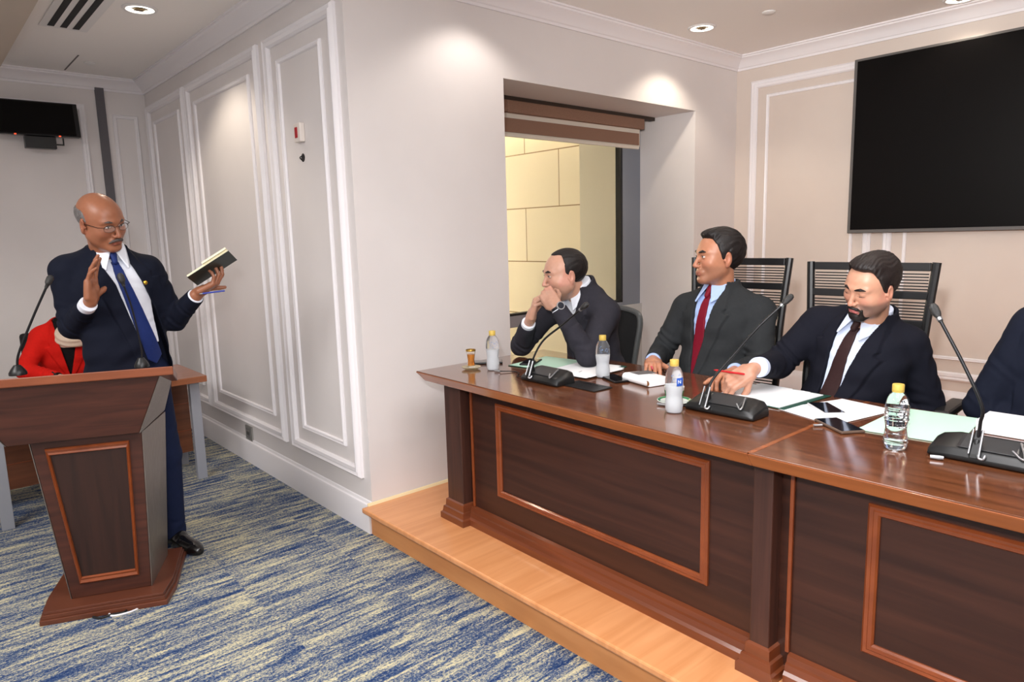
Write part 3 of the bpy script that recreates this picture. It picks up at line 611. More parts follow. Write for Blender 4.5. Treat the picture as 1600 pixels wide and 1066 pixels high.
# lectern microphones
lcr = Matrix.Translation((.262, 3.302, 0)) @ Matrix.Rotation(math.radians(-22.9), 4, 'Z')
def lmic(label, base, mid, tip, r=.005, bs_=1.):
    t = thing('lectern_microphone', label, 'microphone', base, 0, 'gooseneck microphones on the lectern')
    b0 = Vector(base); P = arc([Vector((0, 0, .01)), *[Vector(m_) - b0 for m_ in mid], Vector(tip) - b0], 8); d = (P[-1] - P[-2]).normalized()
    MB().lathe([(0, .03), (.012, .028), (.03 * bs_, .012), (.04 * bs_, -.002), (.04 * bs_, -.012), (0, -.012)], seg=24).build('base', consolem, t, smooth=True)
    MB().tube(P, r, 10).build('gooseneck', neckm, t, smooth=True)
    MB().tube([P[-1], P[-1] + d * .014, P[-1] + d * .017, P[-1] + d * .024, P[-1] + d * .045, P[-1] + d * .053, P[-1] + d * .056], [.006, .0075, .010, .013, .0135, .009, .002], 14).build('microphone_head', grille, t, smooth=True)
    return t
lmic('microphone standing at the middle of the lectern top in front of the blue tie', (.728, 3.215, 1.050), [(.732, 3.212, 1.12), (.715, 3.21, 1.28)], (.692, 3.205, 1.385), .0036, .72)
lmic('long curved microphone at the left end of the lectern, beside the woman in red', (.315, 3.40, 1.055), [(.325, 3.39, 1.13), (.385, 3.37, 1.27)], (.44, 3.345, 1.39), .0048, .8)
cb = thing('loose_cable', 'white and dark cable ends on the carpet under the lectern front', 'cable', (.50, 3.17, 0))
MB().tube(arc([(.0, .06, .004), (-.0, .01, .004), (.04, -.01, .004), (.09, -.01, .004), (.13, .02, .004)]), .004, 8).build('white_cable', mat('cable_white', S(226, 226, 230), .5), cb, smooth=True)
MB().tube(arc([(-.06, .05, .006), (-.04, .02, .006), (.0, .015, .006), (.05, .0, .006), (.06, .04, .006)]), .005, 8).build('dark_cable', cablem, cb, smooth=True)
# ------------------------------------------------------------------ clerk's table behind
bt = thing('clerk_table', 'brown wooden table with pale steel legs behind the lectern, where the woman in red writes', 'table', (.30, 4.62, 0), 0)
tw = wood('clerk_table_wood', S(92, 52, 32), S(118, 70, 44), (.6, 8, 8), .4, .1)
legm = mat('pale_grey_steel', S(160, 162, 170), .4, .3)
MB().box(-.75, 1.10, -.06, .54, .675, .715).build('table_top', wood('clerk_table_edge', S(134, 76, 46), S(158, 96, 62), (.6, 8, 8), .3, .4), bt, bevel=.003)
for x, y in ((-.01, .02), (1.06, .10), (1.06, .50), (-.62, .50), (.0, .50), (-.62, .02)): MB().box(x - .03, x + .03, y - .02, y + .02, 0, .675).build('leg', legm, bt, bevel=.002)
MB().box(-.7, 1.085, .33, .35, .13, .675).build('modesty_panel', tw, bt)
for z in (.28, .47): MB().box(-.7, 1.085, .327, .33, z, z + .006).build('panel_line', mouldw, bt)
tag(MB().prism(rect(.70, 4.86, .30, .21, .1), .7155, .7175).build('writing_pad', paper), 'white sheets under the writing hand of the woman in red', 'paper')
# ------------------------------------------------------------------ implicit-surface modelling for people
def nrm3(v): v = np.array(v, float); return v / np.linalg.norm(v)
class Fr:
    """frame: columns of R are local axes in the world; local -> world p = o + s R q"""
    def __init__(f, o, fwd, up, s=1, mirror=False):
        y = nrm3(fwd); z = np.array(up, float); z = nrm3(z - y * (z @ y)); x = np.cross(y, z)
        if mirror: x = -x
        f.o = np.array(o, float); f.R = np.stack([x, y, z], 1); f.s = s
    def w(f, q): return f.o + f.s * (f.R @ np.array(q, float))
    def loc(f, X, Y, Z):
        a, b, c = X - f.o[0], Y - f.o[1], Z - f.o[2]; R = f.R; s = f.s
        return tuple((a * R[0, i] + b * R[1, i] + c * R[2, i]) / s for i in range(3))
class UpFr(Fr):
    """frame whose up axis is exact and the forward axis is squared to it"""
    def __init__(f, o, fwd, up, s=1):
        z = nrm3(up); y = np.array(fwd, float); y = nrm3(y - z * (y @ z)); f.o = np.array(o, float); f.R = np.stack([np.cross(y, z), y, z], 1); f.s = s
WORLD = Fr((0, 0, 0), (0, 1, 0), (0, 0, 1))
def E(c, r, rot=None):
    c = np.array(c, float); r = np.array(r, float); m = r.max()
    def fn(x, y, z):
        a, b, d = x - c[0], y - c[1], z - c[2]
        if rot is not None:
            a, b, d = (a * rot[0, i] + b * rot[1, i] + d * rot[2, i] for i in range(3))
        k0 = np.sqrt((a / r[0]) ** 2 + (b / r[1]) ** 2 + (d / r[2]) ** 2); k1 = np.sqrt((a / r[0] ** 2) ** 2 + (b / r[1] ** 2) ** 2 + (d / r[2] ** 2) ** 2)
        return k0 * (k0 - 1) / np.maximum(k1, 1e-6)
    ex = r if rot is None else np.array([m] * 3)
    return fn, c - ex, c + ex
def C(a, b, ra, rb=None, cut=False, wr=None, flat=None):
    """tapered capsule; cut: flat end at b; wr: (amplitude, window centre t, width, count) sleeve folds; flat: (axis, factor)"""
    a = np.array(a, float); b = np.array(b, float); rb = ra if rb is None else rb; d = b - a; L2 = d @ d; L = math.sqrt(L2); n = d / max(L, 1e-9); R = max(ra, rb)
    def fn(x, y, z):
        px, py, pz = x - a[0], y - a[1], z - a[2]; tt = (px * d[0] + py * d[1] + pz * d[2]) / max(L2, 1e-12); t = np.clip(tt, 0, 1)
        q = np.sqrt((px - t * d[0]) ** 2 + (py - t * d[1]) ** 2 + (pz - t * d[2]) ** 2) - (ra + t * (rb - ra))
        if wr:
            for (am, tc, tw, cnt) in wr:
                q = q - am * np.sin(2 * PI * cnt * t + 46 * (px * .7 + py - pz * .6) + 2.2 * np.sin(31 * (px - py + pz))) * (.55 + .45 * np.sin(40 * (px * .5 - py * .6 + pz) + 5 * t)) * np.exp(-((t - tc) / tw) ** 2)
        if cut: q = np.maximum(q, (tt - 1) * L)
        return q
    return fn, np.minimum(a, b) - R - .006, np.maximum(a, b) + R + .006
def B(c, h, r=.0, rot=None):
    c = np.array(c, float); h = np.array(h, float)
    def fn(x, y, z):
        a, b, d = x - c[0], y - c[1], z - c[2]
        if rot is not None: a, b, d = (a * rot[0, i] + b * rot[1, i] + d * rot[2, i] for i in range(3))
        qa, qb, qd = np.abs(a) - h[0] + r, np.abs(b) - h[1] + r, np.abs(d) - h[2] + r
        return np.sqrt(np.maximum(qa, 0) ** 2 + np.maximum(qb, 0) ** 2 + np.maximum(qd, 0) ** 2) + np.minimum(np.maximum(qa, np.maximum(qb, qd)), 0) - r
    e = h if rot is None else np.array([np.linalg.norm(h)] * 3)
    return fn, c - e, c + e
def TRI(a, b, c, th):
    """thin triangular plate"""
    a, b, c = [np.array(q, float) for q in (a, b, c)]; n = np.cross(b - a, c - a); nn = n / np.linalg.norm(n)
    def fn(x, y, z):
        P = (x, y, z); ins = None; dm = None
        for p, q in ((a, b), (b, c), (c, a)):
            e = q - p; w = [P[i] - p[i] for i in range(3)]; t = np.clip((w[0] * e[0] + w[1] * e[1] + w[2] * e[2]) / (e @ e), 0, 1)
            d = np.sqrt(sum((w[i] - t * e[i]) ** 2 for i in range(3))); dm = d if dm is None else np.minimum(dm, d)
            m = np.cross(n, e); s_ = (w[0] * m[0] + w[1] * m[1] + w[2] * m[2]) >= 0; ins = s_ if ins is None else ins & s_
        pl = np.abs((x - a[0]) * nn[0] + (y - a[1]) * nn[1] + (z - a[2]) * nn[2])
        return np.where(ins, pl, dm) - th
    lo = np.minimum(np.minimum(a, b), c) - th; hi = np.maximum(np.maximum(a, b), c) + th
    return fn, lo, hi
def smin(a, b, k):
    if k <= 0: return np.minimum(a, b)
    h = np.maximum(k - np.abs(a - b), 0) / k; return np.minimum(a, b) - h * h * k * .25
def smax(a, b, k): return -smin(-a, -b, k)
def rotm(ax, ang):
    return np.array(Matrix.Rotation(ang, 3, Vector(ax)))
class Vol:
    def __init__(v, lo, hi, h):
        v.h = h; v.lo = np.array(lo, float); n = np.ceil((np.array(hi) - v.lo) / h).astype(int) + 1
        v.a = np.full(n, 1.0, np.float32); v.ax = [(v.lo[i] + h * np.arange(n[i])).astype(np.float32) for i in range(3)]
    def region(v, lo, hi):
        i0 = np.maximum(0, np.floor((lo - v.lo) / v.h).astype(int)); i1 = np.minimum(v.a.shape, np.ceil((hi - v.lo) / v.h).astype(int) + 1)
        if (i1 <= i0).any(): return None
        sl = tuple(slice(i0[k], i1[k]) for k in range(3))
        return sl, v.ax[0][sl[0]][:, None, None], v.ax[1][sl[1]][None, :, None], v.ax[2][sl[2]][None, None, :]
    def put(v, prim, fr=WORLD, k=.01, mode='u', pad=None):
        fn, lo, hi = prim; pad = max(k, .01) + 2 * v.h if pad is None else pad
        cs = np.array([fr.w((x, y, z)) for x in (lo[0], hi[0]) for y in (lo[1], hi[1]) for z in (lo[2], hi[2])])
        r = v.region(cs.min(0) - pad, cs.max(0) + pad)
        if r is None: return v
        sl, X, Y, Z = r; d = (fn(*fr.loc(X, Y, Z)) * fr.s).astype(np.float32)
        if mode == 'u': v.a[sl] = smin(v.a[sl], d, k)
        elif mode == 's': v.a[sl] = smax(v.a[sl], -d, k)
        return v
    def full(v, fn, fr=WORLD):
        return fn(*fr.loc(v.ax[0][:, None, None], v.ax[1][None, :, None], v.ax[2][None, None, :])).astype(np.float32)
def nets(a, lo, h):
    s = a < 0; nx, ny, nz = a.shape
    c = np.zeros((nx - 1, ny - 1, nz - 1), np.int8)
    for i in (0, 1):
        for j in (0, 1):
            for k in (0, 1): c += s[i:nx - 1 + i, j:ny - 1 + j, k:nz - 1 + k]
    act = (c > 0) & (c < 8); idx = np.argwhere(act); del c
    ids = np.full(act.shape, -1, np.int32); ids[act] = np.arange(len(idx)); acc = np.zeros((len(idx), 3)); cnt = np.zeros(len(idx))
    I, J, K = idx.T
    cr = [(0, 0, 0), (1, 0, 0), (0, 1, 0), (1, 1, 0), (0, 0, 1), (1, 0, 1), (0, 1, 1), (1, 1, 1)]
    val = {q: a[I + q[0], J + q[1], K + q[2]] for q in cr}
    for q in cr:
        for ax in range(3):
            if q[ax] == 1: continue
            r = list(q); r[ax] = 1; r = tuple(r); va, vb = val[q], val[r]; m = (va < 0) != (vb < 0)
            t = va[m] / (va[m] - vb[m]); p = np.tile(np.array(q, float), (m.sum(), 1)); p[:, ax] += t; acc[m] += p; cnt[m] += 1
    V = np.array(lo) + h * (idx + acc / cnt[:, None]); F = []
    for ax in range(3):
        s0 = [slice(None)] * 3; s1 = [slice(None)] * 3; s0[ax] = slice(0, -1); s1[ax] = slice(1, None)
        ch = s[tuple(s0)] != s[tuple(s1)]; e = np.argwhere(ch); o = [k for k in range(3) if k != ax]
        e = e[(e[:, o[0]] > 0) & (e[:, o[1]] > 0) & (e[:, o[0]] < a.shape[o[0]] - 1) & (e[:, o[1]] < a.shape[o[1]] - 1)]
        if not len(e): continue
        def cell(d0, d1):
            t = e.copy(); t[:, o[0]] -= d0; t[:, o[1]] -= d1; return ids[t[:, 0], t[:, 1], t[:, 2]]
        q = np.stack([cell(0, 0), cell(1, 0), cell(1, 1), cell(0, 1)], 1); ins = s[e[:, 0], e[:, 1], e[:, 2]]
        if ax == 1: ins = ~ins
        q[~ins] = q[~ins][:, ::-1]; F.append(q)
    F = np.concatenate(F); return V, F[(F >= 0).all(1)]
def vmesh(name, vol, m, parent, tone=None, origin=None, big=True):
    V, F = nets(vol.a, vol.lo, vol.h)
    if big and len(F):   # keep the connected pieces that matter (drop crumbs)
        lab = np.arange(len(V))
        for _ in range(400):
            mn = lab[F].min(1); new = lab.copy()
            for c in range(4): np.minimum.at(new, F[:, c], mn)
            new = new[new]
            if (new == lab).all(): break
            lab = new
        u, cn = np.unique(lab, return_counts=True); keep = np.isin(lab, u[cn >= (max(60, cn.max() * .02) if big != 'one' else cn.max())])
        F = F[keep[F].all(1)]; mp = np.cumsum(keep) - 1; V = V[keep]; F = mp[F]
    o0 = np.array(parent.location) if parent is not None else np.zeros(3); P = V - o0
    me = bpy.data.meshes.new(name); me.vertices.add(len(V)); me.vertices.foreach_set('co', P.astype(np.float32).ravel())
    me.loops.add(len(F) * 4); me.loops.foreach_set('vertex_index', F.astype(np.int32).ravel()); me.polygons.add(len(F)); me.polygons.foreach_set('loop_start', np.arange(0, len(F) * 4, 4, dtype=np.int32))
    try: me.polygons.foreach_set('loop_total', np.full(len(F), 4, np.int32))
    except Exception: pass
    me.polygons.foreach_set('use_smooth', np.ones(len(F), bool)); me.update(calc_edges=True); me.validate()
    if tone is not None:
        a = me.color_attributes.new('tone', 'FLOAT_COLOR', 'POINT'); col = np.ones((len(V), 4), np.float32); col[:, :3] = tone(V); a.data.foreach_set('color', col.ravel())
    me.materials.append(m); o = bpy.data.objects.new(name, me); COL.objects.link(o)
    if parent is not None: o.parent = parent
    return o
# ------------------------------------------------------------------ head
def head_prims(h):
    g = h.get; jw = g('jaw', 1.); fat = g('fat', 0.)
    P = [(E((0, -.016, .030), (.077, .098, .087)), .0), (E((0, .030, .012), (.064, .060, .072)), .03), (E((0, .030, -.056), (.054 * jw + fat, .052, .052)), .03)]
    P += [(C((s * .052 * jw, .004, -.052), (s * .018, .068, -.100), .017 + fat * .5, .015), .025) for s in (-1, 1)]
    P += [(E((0, .074, -.100), (.020, .017, .016)), .02), (E((0, .02, -.085), (.036 + fat, .045, .03 + fat)), .03)]
    P += [(E((s * .038, .0585, -.027), (.021 + fat * .5, .021, .020)), .028) for s in (-1, 1)]
    P += [(E((s * (.044 * jw + fat), .020, -.042), (.019, .036, .036)), .03) for s in (-1, 1)]
    P += [(C((s * .010, .0875, .021), (s * .046, .070, .020), .0085, .008), .014) for s in (-1, 1)]
    return P
def head_into(vol, H, h):
    for p, k in head_prims(h): vol.put(p, H, k * H.s, pad=.04)
    for s in (-1, 1):
        vol.put(E((s * .031, .099, .000), (.020, .021, .0145)), H, .010, 's')
        vol.put(E((s * .031, .0725, .001), (.0155, .0150, .0125)), H, .004)           # lids
        vol.put(C((s * .018, .0862, .0080), (s * .043, .0785, .0062), .0028, .0026), H, .003)  # upper lid fold
    nl = h.get('nose', 1.)
    vol.put(C((0, .086, .012), (0, .086 + .0185 * nl, -.034), .0060, .0092), H, .010)
    vol.put(E((0, .0985 + .006 * nl, -.0395), (.0105, .0110, .0088)), H, .006)
    for s in (-1, 1):
        vol.put(E((s * .0125, .0925, -.0415), (.0080, .0115, .0078)), H, .005)
        vol.put(E((s * .007, .1005, -.0498), (.0038, .006, .003)), H, .002, 's')
        vol.put(C((s * .019, .0925, -.046), (s * .032, .081, -.068), .0020, .0016), H, .009, 's')
    vol.put(E((0, .080, -.066), (.030, .019, .019)), H, .012)                          # muzzle
    lp = h.get('lips', .88)
    vol.put(C((-.016, .094, -.0675), (.016, .094, -.0675), .0040 * lp), H, .004); vol.put(C((0, .0985, -.0665), (0, .0985, -.0665), .0045 * lp), H, .005)
    vol.put(C((-.013, .093, -.0770), (.013, .093, -.0770), .0052 * lp), H, .005)
    vol.put(C((-.023, .0935, -.0718), (.0, .1035, -.0718), .0016), H, .002, 's'); vol.put(C((.023, .0935, -.0718), (.0, .1035, -.0718), .0016), H, .002, 's')
    vol.put(E((0, .099, -.088), (.016, .008, .005)), H, .008, 's')
    for s in (-1, 1):                                                                   # ears
        R_ = rotm((0, 0, 1), s * -.35)
        vol.put(E((s * .081, -.010, -.010), (.0075, .019, .031), R_), H, .006)
        vol.put(E((s * .0790, -.006, -.034), (.0065, .010, .013)), H, .006)
        vol.put(E((s * .0895, -.003, -.006), (.0070, .010, .018), R_), H, .004, 's')
        vol.put(E((s * .080, .008, -.014), (.004, .004, .007)), H, .003)
def hair_into(H, h, hh=.003):
    c = H.w((0, -.01, .03)); e = .16 * H.s; v = Vol(c - e, c + e, hh)
    yf = h['front']; zb = h['low']; t = h.get('t', .006)
    base = E((0, -.018, .032), (.0775 + t, .0985 + t, .087 + h.get('top', t)))[0]
    def fn(x, y, z):
        d = base(x, y, z)
        for p, k in h.get('extra', []): d = smin(d, p[0](x, y, z), k)
        d = d - h.get('strand', .0012) * np.sin(x * h.get('sf', 520) + 30 * y + 2.2 * np.sin(60 * y + 40 * z)) * np.cos(90 * z + 25 * x)
        Y = np.interp(z, [p[0] for p in yf], [p[1] for p in yf]) - h.get('recess', 0) * np.exp(-((np.abs(x) - .045) / .018) ** 2) * (z > .05)
        Zl = np.interp(y, [p[0] for p in zb], [p[1] for p in zb])
        d = smax(d, (y - Y) * .85, .010); d = smax(d, (Zl - z) * .85, .008)
        if h.get('bald'): d = smax(d, z - h['bald'], .014)
        return d * H.s
    v.a = v.full(fn, H); return v
lash_m = mat('eyelash_dark', S(30, 20, 18), .6)
def sphere_mb(mb, c, r, R, seg=20, rings=12):
    vs = []; fs = []
    for i in range(rings + 1):
        th = PI * i / rings
        for j in range(seg): ph = 2 * PI * j / seg; vs.append(tuple(np.array(c) + R @ np.array([r[0] * math.sin(th) * math.cos(ph), r[1] * math.cos(th), r[2] * math.sin(th) * math.sin(ph)])))
    for i in range(rings): fs += [(i * seg + j, i * seg + (j + 1) % seg, (i + 1) * seg + (j + 1) % seg, (i + 1) * seg + j) for j in range(seg)]
    return mb.add(vs, fs)
eye_w = mat('eye_white', S(214, 200, 192), .15); eye_d = mat('eye_iris', S(28, 16, 12), .1)
def face_extras(root, H, h, hairm):
    o0 = np.array(root.location)
    if not h.get('closed'):
        for s in (-1, 1):
            gx = h.get('gaze', 0); c = H.w((s * .0308, .0812, .0006)) - o0
            mb = MB(); sphere_mb(mb, c, np.array((.0136, .0080, .0062 * h.get('open', 1))) * H.s, H.R)
            e = mb.build('eye', eye_w, root, smooth=True, fix=False)
            mb = MB(); sphere_mb(mb, H.w((s * .0308 + gx, .0865 - abs(gx) * .25, .001 + h.get('gz', 0))) - o0, np.array((.0056, .0036, .0056 * h.get('open', 1))) * H.s, H.R); mb.build('iris', eye_d, e, smooth=True, fix=False)
    lv = Vol(H.w((0, .08, 0)) - .08, H.w((0, .08, 0)) + .08, .0019)
    zl = -.0035 if h.get('closed') else .0058 * h.get('open', 1)
    for s in (-1, 1): lv.put(C((s * .0165, .0895, zl - .003), (s * .031, .0925 if h.get('closed') else .0905, zl), .0010, .0015), H, .002).put(C((s * .031, .0925 if h.get('closed') else .0905, zl), (s * .0465, .0815, zl - .002), .0015, .0012), H, .002)
    vmesh('eyelashes', lv, lash_m, root)
    bt = h.get('brow', .0042) * 1.15
    for s in (-1, 1):
        v = Vol(H.w((s * .030, .08, .026)) - .05, H.w((s * .030, .08, .026)) + .05, .0022)
        z0 = h.get('brow_in', .0205)
        v.put(C((s * .012, .0925, z0), (s * .032, .0895, .0245), bt, bt * .95), H, .003).put(C((s * .032, .0895, .0245), (s * .052, .0745, .0195), bt * .95, bt * .45), H, .003)
        vmesh('eyebrow', v, hairm, root)
    if h.get('moustache'):
        m = h['moustache']; v = Vol(H.w((0, .09, -.06)) - .06, H.w((0, .09, -.06)) + .06, .0022)
        for s in (-1, 1): v.put(C((s * .004, .1015, -.0565), (s * .020, .0955, -.0605), .0058 * m, .0052 * m), H, .004).put(C((s * .020, .0955, -.0605), (s * .031, .0845, -.070), .0050 * m, .0030 * m), H, .004)
        vmesh('moustache', v, h.get('mmat', hairm), root)
    if h.get('beard'):
        v = Vol(H.w((0, .05, -.09)) - .09, H.w((0, .05, -.09)) + .09, .0026)
        v.put(E((0, .078, -.101), (.026, .022, .021)), H, .01)
        for s in (-1, 1):
            v.put(C((s * .031, .0835, -.068), (s * .026, .080, -.092), .0055, .008), H, .008)
            v.put(C((s * .020, .070, -.106), (s * .050, .022, -.078), .0155, .0125), H, .012)
        for s in (-1, 1): v.put(C((-.020, .096, -.0735), (.020, .096, -.0735), .0085), H, .004, 's')
        vmesh('beard', v, hairm, root)
def glasses_child(root, H, frame_m, lens_m):
    o0 = np.array(root.location); w_ = lambda q: tuple(H.w(q) - o0)
    f = MB(); l = []
    for s in (-1, 1):
        pts = [(s * .033 + .0235 * math.cos(a) * (1 - .06 * math.sin(a)), .100 - abs(s * .033 + .0235 * math.cos(a)) * .16, -.004 + .0155 * math.sin(a)) for a in [2 * PI * k / 24 for k in range(25)]]
        f.tube([w_(p) for p in pts[:13]], .0013 * H.s, 8).tube([w_(p) for p in pts[12:]], .0007 * H.s, 8)
        f.tube([w_((s * .056, .091, .003)), w_((s * .074, .080, .004)), w_((s * .080, .04, .004)), w_((s * .082, .0, .002)), w_((s * .081, -.02, -.012))], .0013 * H.s, 8); l.append([w_(p) for p in pts[:24]])
    f.tube(arc([w_((-.010, .099, .002)), w_((0, .103, .005)), w_((.010, .099, .002))]), .0011 * H.s, 8)
    g = f.build('eyeglasses', frame_m, root, smooth=True)
    for q in l: MB().add(q, [tuple(range(24))]).build('lens', lens_m, g, fix=False)
# ------------------------------------------------------------------ hands
def hand_into(vol, F, curl=((.3, .4, .3),) * 4, spread=(.10, .03, -.04, -.12), thumb=((.80, .55, -.25), (.55, .80, -.30), (.35, .90, -.35)), k=.0035, wrist=None):
    """hand frame: origin wrist, Y to the fingers, Z out of the back of the hand, X to the thumb side"""
    vol.put(B((.0, .046, .0), (.038, .046, .0125), .012), F, .008)
    vol.put(C((.022, .012, -.004), (.026, .055, -.006), .016, .013), F, .010); vol.put(C((-.022, .014, -.003), (-.024, .07, -.003), .014, .012), F, .010)
    vol.put(C((0, -.008, 0), (0, .03, 0), .0225, .024), F, .014)
    kn = [(.029, .090, .001), (.0095, .095, .003), (-.010, .091, .002), (-.0285, .081, -.001)]; ln = [(.044, .026, .021), (.048, .030, .022), (.044, .028, .021), (.034, .021, .019)]; rr = [(.0098, .0088, .0078, .0066), (.0100, .0090, .0080, .0068), (.0096, .0086, .0076, .0064), (.0086, .0076, .0068, .0058)]
    tips = []
    for i in range(4):
        p = np.array(kn[i]); ang = 0; sp = spread[i]
        vol.put(C(p * [1, .55, 1], p, .0105, rr[i][0] + .0008), F, .006)
        for j in range(3):
            ang += curl[i][j]; d = np.array([math.sin(sp) * math.cos(ang), math.cos(sp) * math.cos(ang), -math.sin(ang)]); q = p + d * ln[i][j]
            vol.put(C(p, q, rr[i][j], rr[i][j + 1]), F, k); p = q
        tips.append(F.w(p))
    p = np.array((.024, .022, -.006)); tl = (.044, .034, .026); tr = (.0150, .0115, .0100, .0080)
    for j in range(3):
        q = p + nrm3(thumb[j]) * tl[j]; vol.put(C(p, q, tr[j], tr[j + 1]), F, .005); p = q
    tips.append(F.w(p)); return tips
# ------------------------------------------------------------------ clothed figure
skin_cache = {}
def person(sp):
    """sp: dictionary of joints (metres, world) and looks"""
    g = sp.get; root = thing('person', sp['label'], 'person', sp['root'], 0); o0 = np.array(sp['root'], float)
    T = UpFr(sp['N'], sp['face'], sp['up'], g('ts', 1.0)); H = Fr(sp['head'], sp['look'], sp['hup'], sp['hs']); ts = T.s
    rs, ls, re, le, rw, lw = [np.array(sp[k], float) for k in ('rs', 'ls', 're', 'le', 'rw', 'lw')]
    w = g('w', 1.); dp = g('dp', 1.); belly = g('belly', 0.)
    # ---- body (skin): one continuous surface
    pts = np.array([T.w((0, 0, -.30)), rs, ls, re, le, rw, lw, sp['head']]); lo = pts.min(0) - .24; hi = pts.max(0) + .24
    bv = Vol(lo, hi, g('vox', .003))
    bv.put(C(T.w((0, -.01, -.30)), T.w((0, -.01, -.10)), .07, .09), k=.02)
    for a, b_, c_ in ((rs, re, rw), (ls, le, lw)):
        bv.put(C(T.w((0, 0, -.09)), a, .045, .035), k=.02); bv.put(C(a, b_, .034, .030), k=.01); bv.put(C(b_, c_, .030, .025), k=.01)
    nk = g('neckr', .058)
    bv.put(C(T.w((0, -.012, -.08)), H.w((0, -.018, -.045)), nk + .004, nk - .004), k=.02)
    head_into(bv, H, sp)
    for fr_, kw in sp['hands']:
        hand_into(bv, fr_, **kw); q_ = rw if np.linalg.norm(rw - fr_.o) < np.linalg.norm(lw - fr_.o) else lw; bv.put(C(q_, fr_.w((0, .004, 0)), .0255, .0235), k=.014)
    skin = np.array(S(*sp['skin'])); lip = np.array(S(*g('lip', (150, 84, 74)))); stub = np.array(S(*g('stubble_c', (92, 70, 62)))); sa = g('stubble', 0); red = np.array(S(*g('flush', (196, 120, 100))))
    def tone(V):
        x, y, z = H.loc(V[:, 0], V[:, 1], V[:, 2]); c = np.tile(skin, (len(V), 1))
        def mix(m, col, c): return c * (1 - m[:, None]) + col * m[:, None]
        sst = lambda t: np.clip(t, 0, 1) ** 2 * (3 - 2 * np.clip(t, 0, 1))
        m = np.exp(-((np.abs(x) - .042) / .02) ** 2 - ((z + .03) / .02) ** 2) * (y > .03) * .35 + np.exp(-(x / .014) ** 2 - ((z + .038) / .012) ** 2) * (y > .09) * .4 + (np.abs(x) > .074) * (np.abs(z) < .05) * .35
        c = mix(np.clip(m, 0, .5), red, c)
        if sa: c = mix(sa * sst((-.035 - z) / .02 + .2) * sst((y + .01) / .02) * (1 - sst((-.125 - z) / .02 + .5)) * sst((np.abs(x) * 1.0 - .012 + np.maximum(0, -.052 - z) * 3) / .01), stub, c)
        L = (np.abs(x) < .0235) & (z < -.0645 + .002) & (z > -.0825) & (y > .086); c = mix(L * .75, lip, c)
        nz = 1 + .04 * np.sin(V[:, 0] * 210) * np.sin(V[:, 1] * 190 + 1) * np.sin(V[:, 2] * 230); return np.clip(c * nz[:, None], 0, 1)
    vmesh('body', bv, skin_mat, root, tone, big='one'); del bv
    # ---- clothed torso field
    L = g('length', .62); pts = np.array([T.w((x, y, z)) for x in (-.27, .27) for y in (-.2, .24) for z in (-L - .12, .12)] + [rs, ls, re, le, rw, lw]); lo = pts.min(0) - .08; hi = pts.max(0) + .08
    cv = Vol(lo, hi, g('cvox', .0037))
    K = .05
    cv.put(E((0, .008, -.20), (.178 * w, .122 * dp, .20)), T, K, pad=.07); cv.put(E((0, -.012, -.13), (.165 * w, .105 * dp, .13)), T, K, pad=.07)
    cv.put(E((0, .018 + belly * .5, -.42), (.165 * w + belly * .4, .122 * dp + belly, .22)), T, K, pad=.07)
    cv.put(E((0, .0, -.58), (.178 * w + belly * .3, .135 * dp + belly * .5, .17)), T, K, pad=.07)
    rsl, lsl = [np.array([float(q) for q in T.loc(*p)]) for p in (rs, ls)]
    for sl in (rsl, lsl):
        cv.put(C((0, -.012, -.095), sl * [.92, 1, 1] + [0, 0, -.01], .085, .064), T, K, pad=.07)
        cv.put(C((sl[0] * .12, -.030, .012), sl * [.85, .7, 1] + [0, 0, .012], .046, .050), T, K * .8, pad=.07)
    TX, TY, TZ = T.loc(cv.ax[0][:, None, None], cv.ax[1][None, :, None], cv.ax[2][None, None, :])
    TX, TY, TZ = [np.broadcast_to(q, cv.a.shape).astype(np.float32) for q in (TX, TY, TZ)]
    base = cv.a
    hem = (-L - TZ)
    # V opening
    op = g('open_v', [(-.40, 0, 0), (-.05, -.06, .06), (.1, -.07, .07)]); zz = [q[0] for q in op]
    XL = np.interp(TZ, zz, [q[1] for q in op]).astype(np.float32); XR = np.interp(TZ, zz, [q[2] for q in op]).astype(np.float32)
    dv = np.maximum(np.maximum(TX - XR, XL - TX), -TY + .0)
    dv = np.where(TZ < zz[0], np.maximum(dv, .02), dv)
    fold = .0030 * np.sin(TX * 34 + 3 * np.sin(TZ * 14)) * np.sin(TZ * 30 + TX * 16 + 2) + .0022 * np.sin(TZ * 62 + 20 * TX + TY * 15)
    if g('jacket', True):
        cj = Vol(lo, hi, cv.h); cj.a = base.copy(); cj.put(C((0, -.020, -.07), (0, -.004, .034), nk + .030, nk + .0165, cut=True), T, .03, pad=.06); cj = cj.a
        out = np.maximum(TX - XR, XL - TX)                       # distance outside the V edge
        lw_ = np.interp(TZ, [zz[0] - .03, zz[0] + .06, -.14, -.112, -.108, -.092, -.088, -.03, .05], [.0, .035, .072, .078, .052, .052, .058, .035, .0]).astype(np.float32)
        lap = (np.clip((lw_ - out) / .006 + .5, 0, 1) * ((TY > -.02) & (TZ > zz[0] - .03))).astype(np.float32)
        # soften the lapel edge by one voxel
        grv = (np.exp(-((out - lw_ - .005) / .004) ** 2) * ((TY > -.02) & (TZ > zz[0]) & (TZ < -.02))).astype(np.float32)
        J = cj - fold - .0085 * lap + .002 * grv
        J = np.maximum(J, -dv); J = np.maximum(J, hem)
        J = np.where((np.abs(TX) < .0025) & (TY > 0) & (TZ < zz[0]) & (base > -.012), np.maximum(J, .002), J) if g('split', False) else J
        jv = Vol(lo, hi, cv.h); jv.a = J.astype(np.float32)
        # neck clearance
        jv.put(C((0, -.010, -.05), (0, .012, .12), nk + .0125, nk + .0125), T, .004, 's')
        ur, er, fr2 = g('sleeve', (.068, .055, .040))
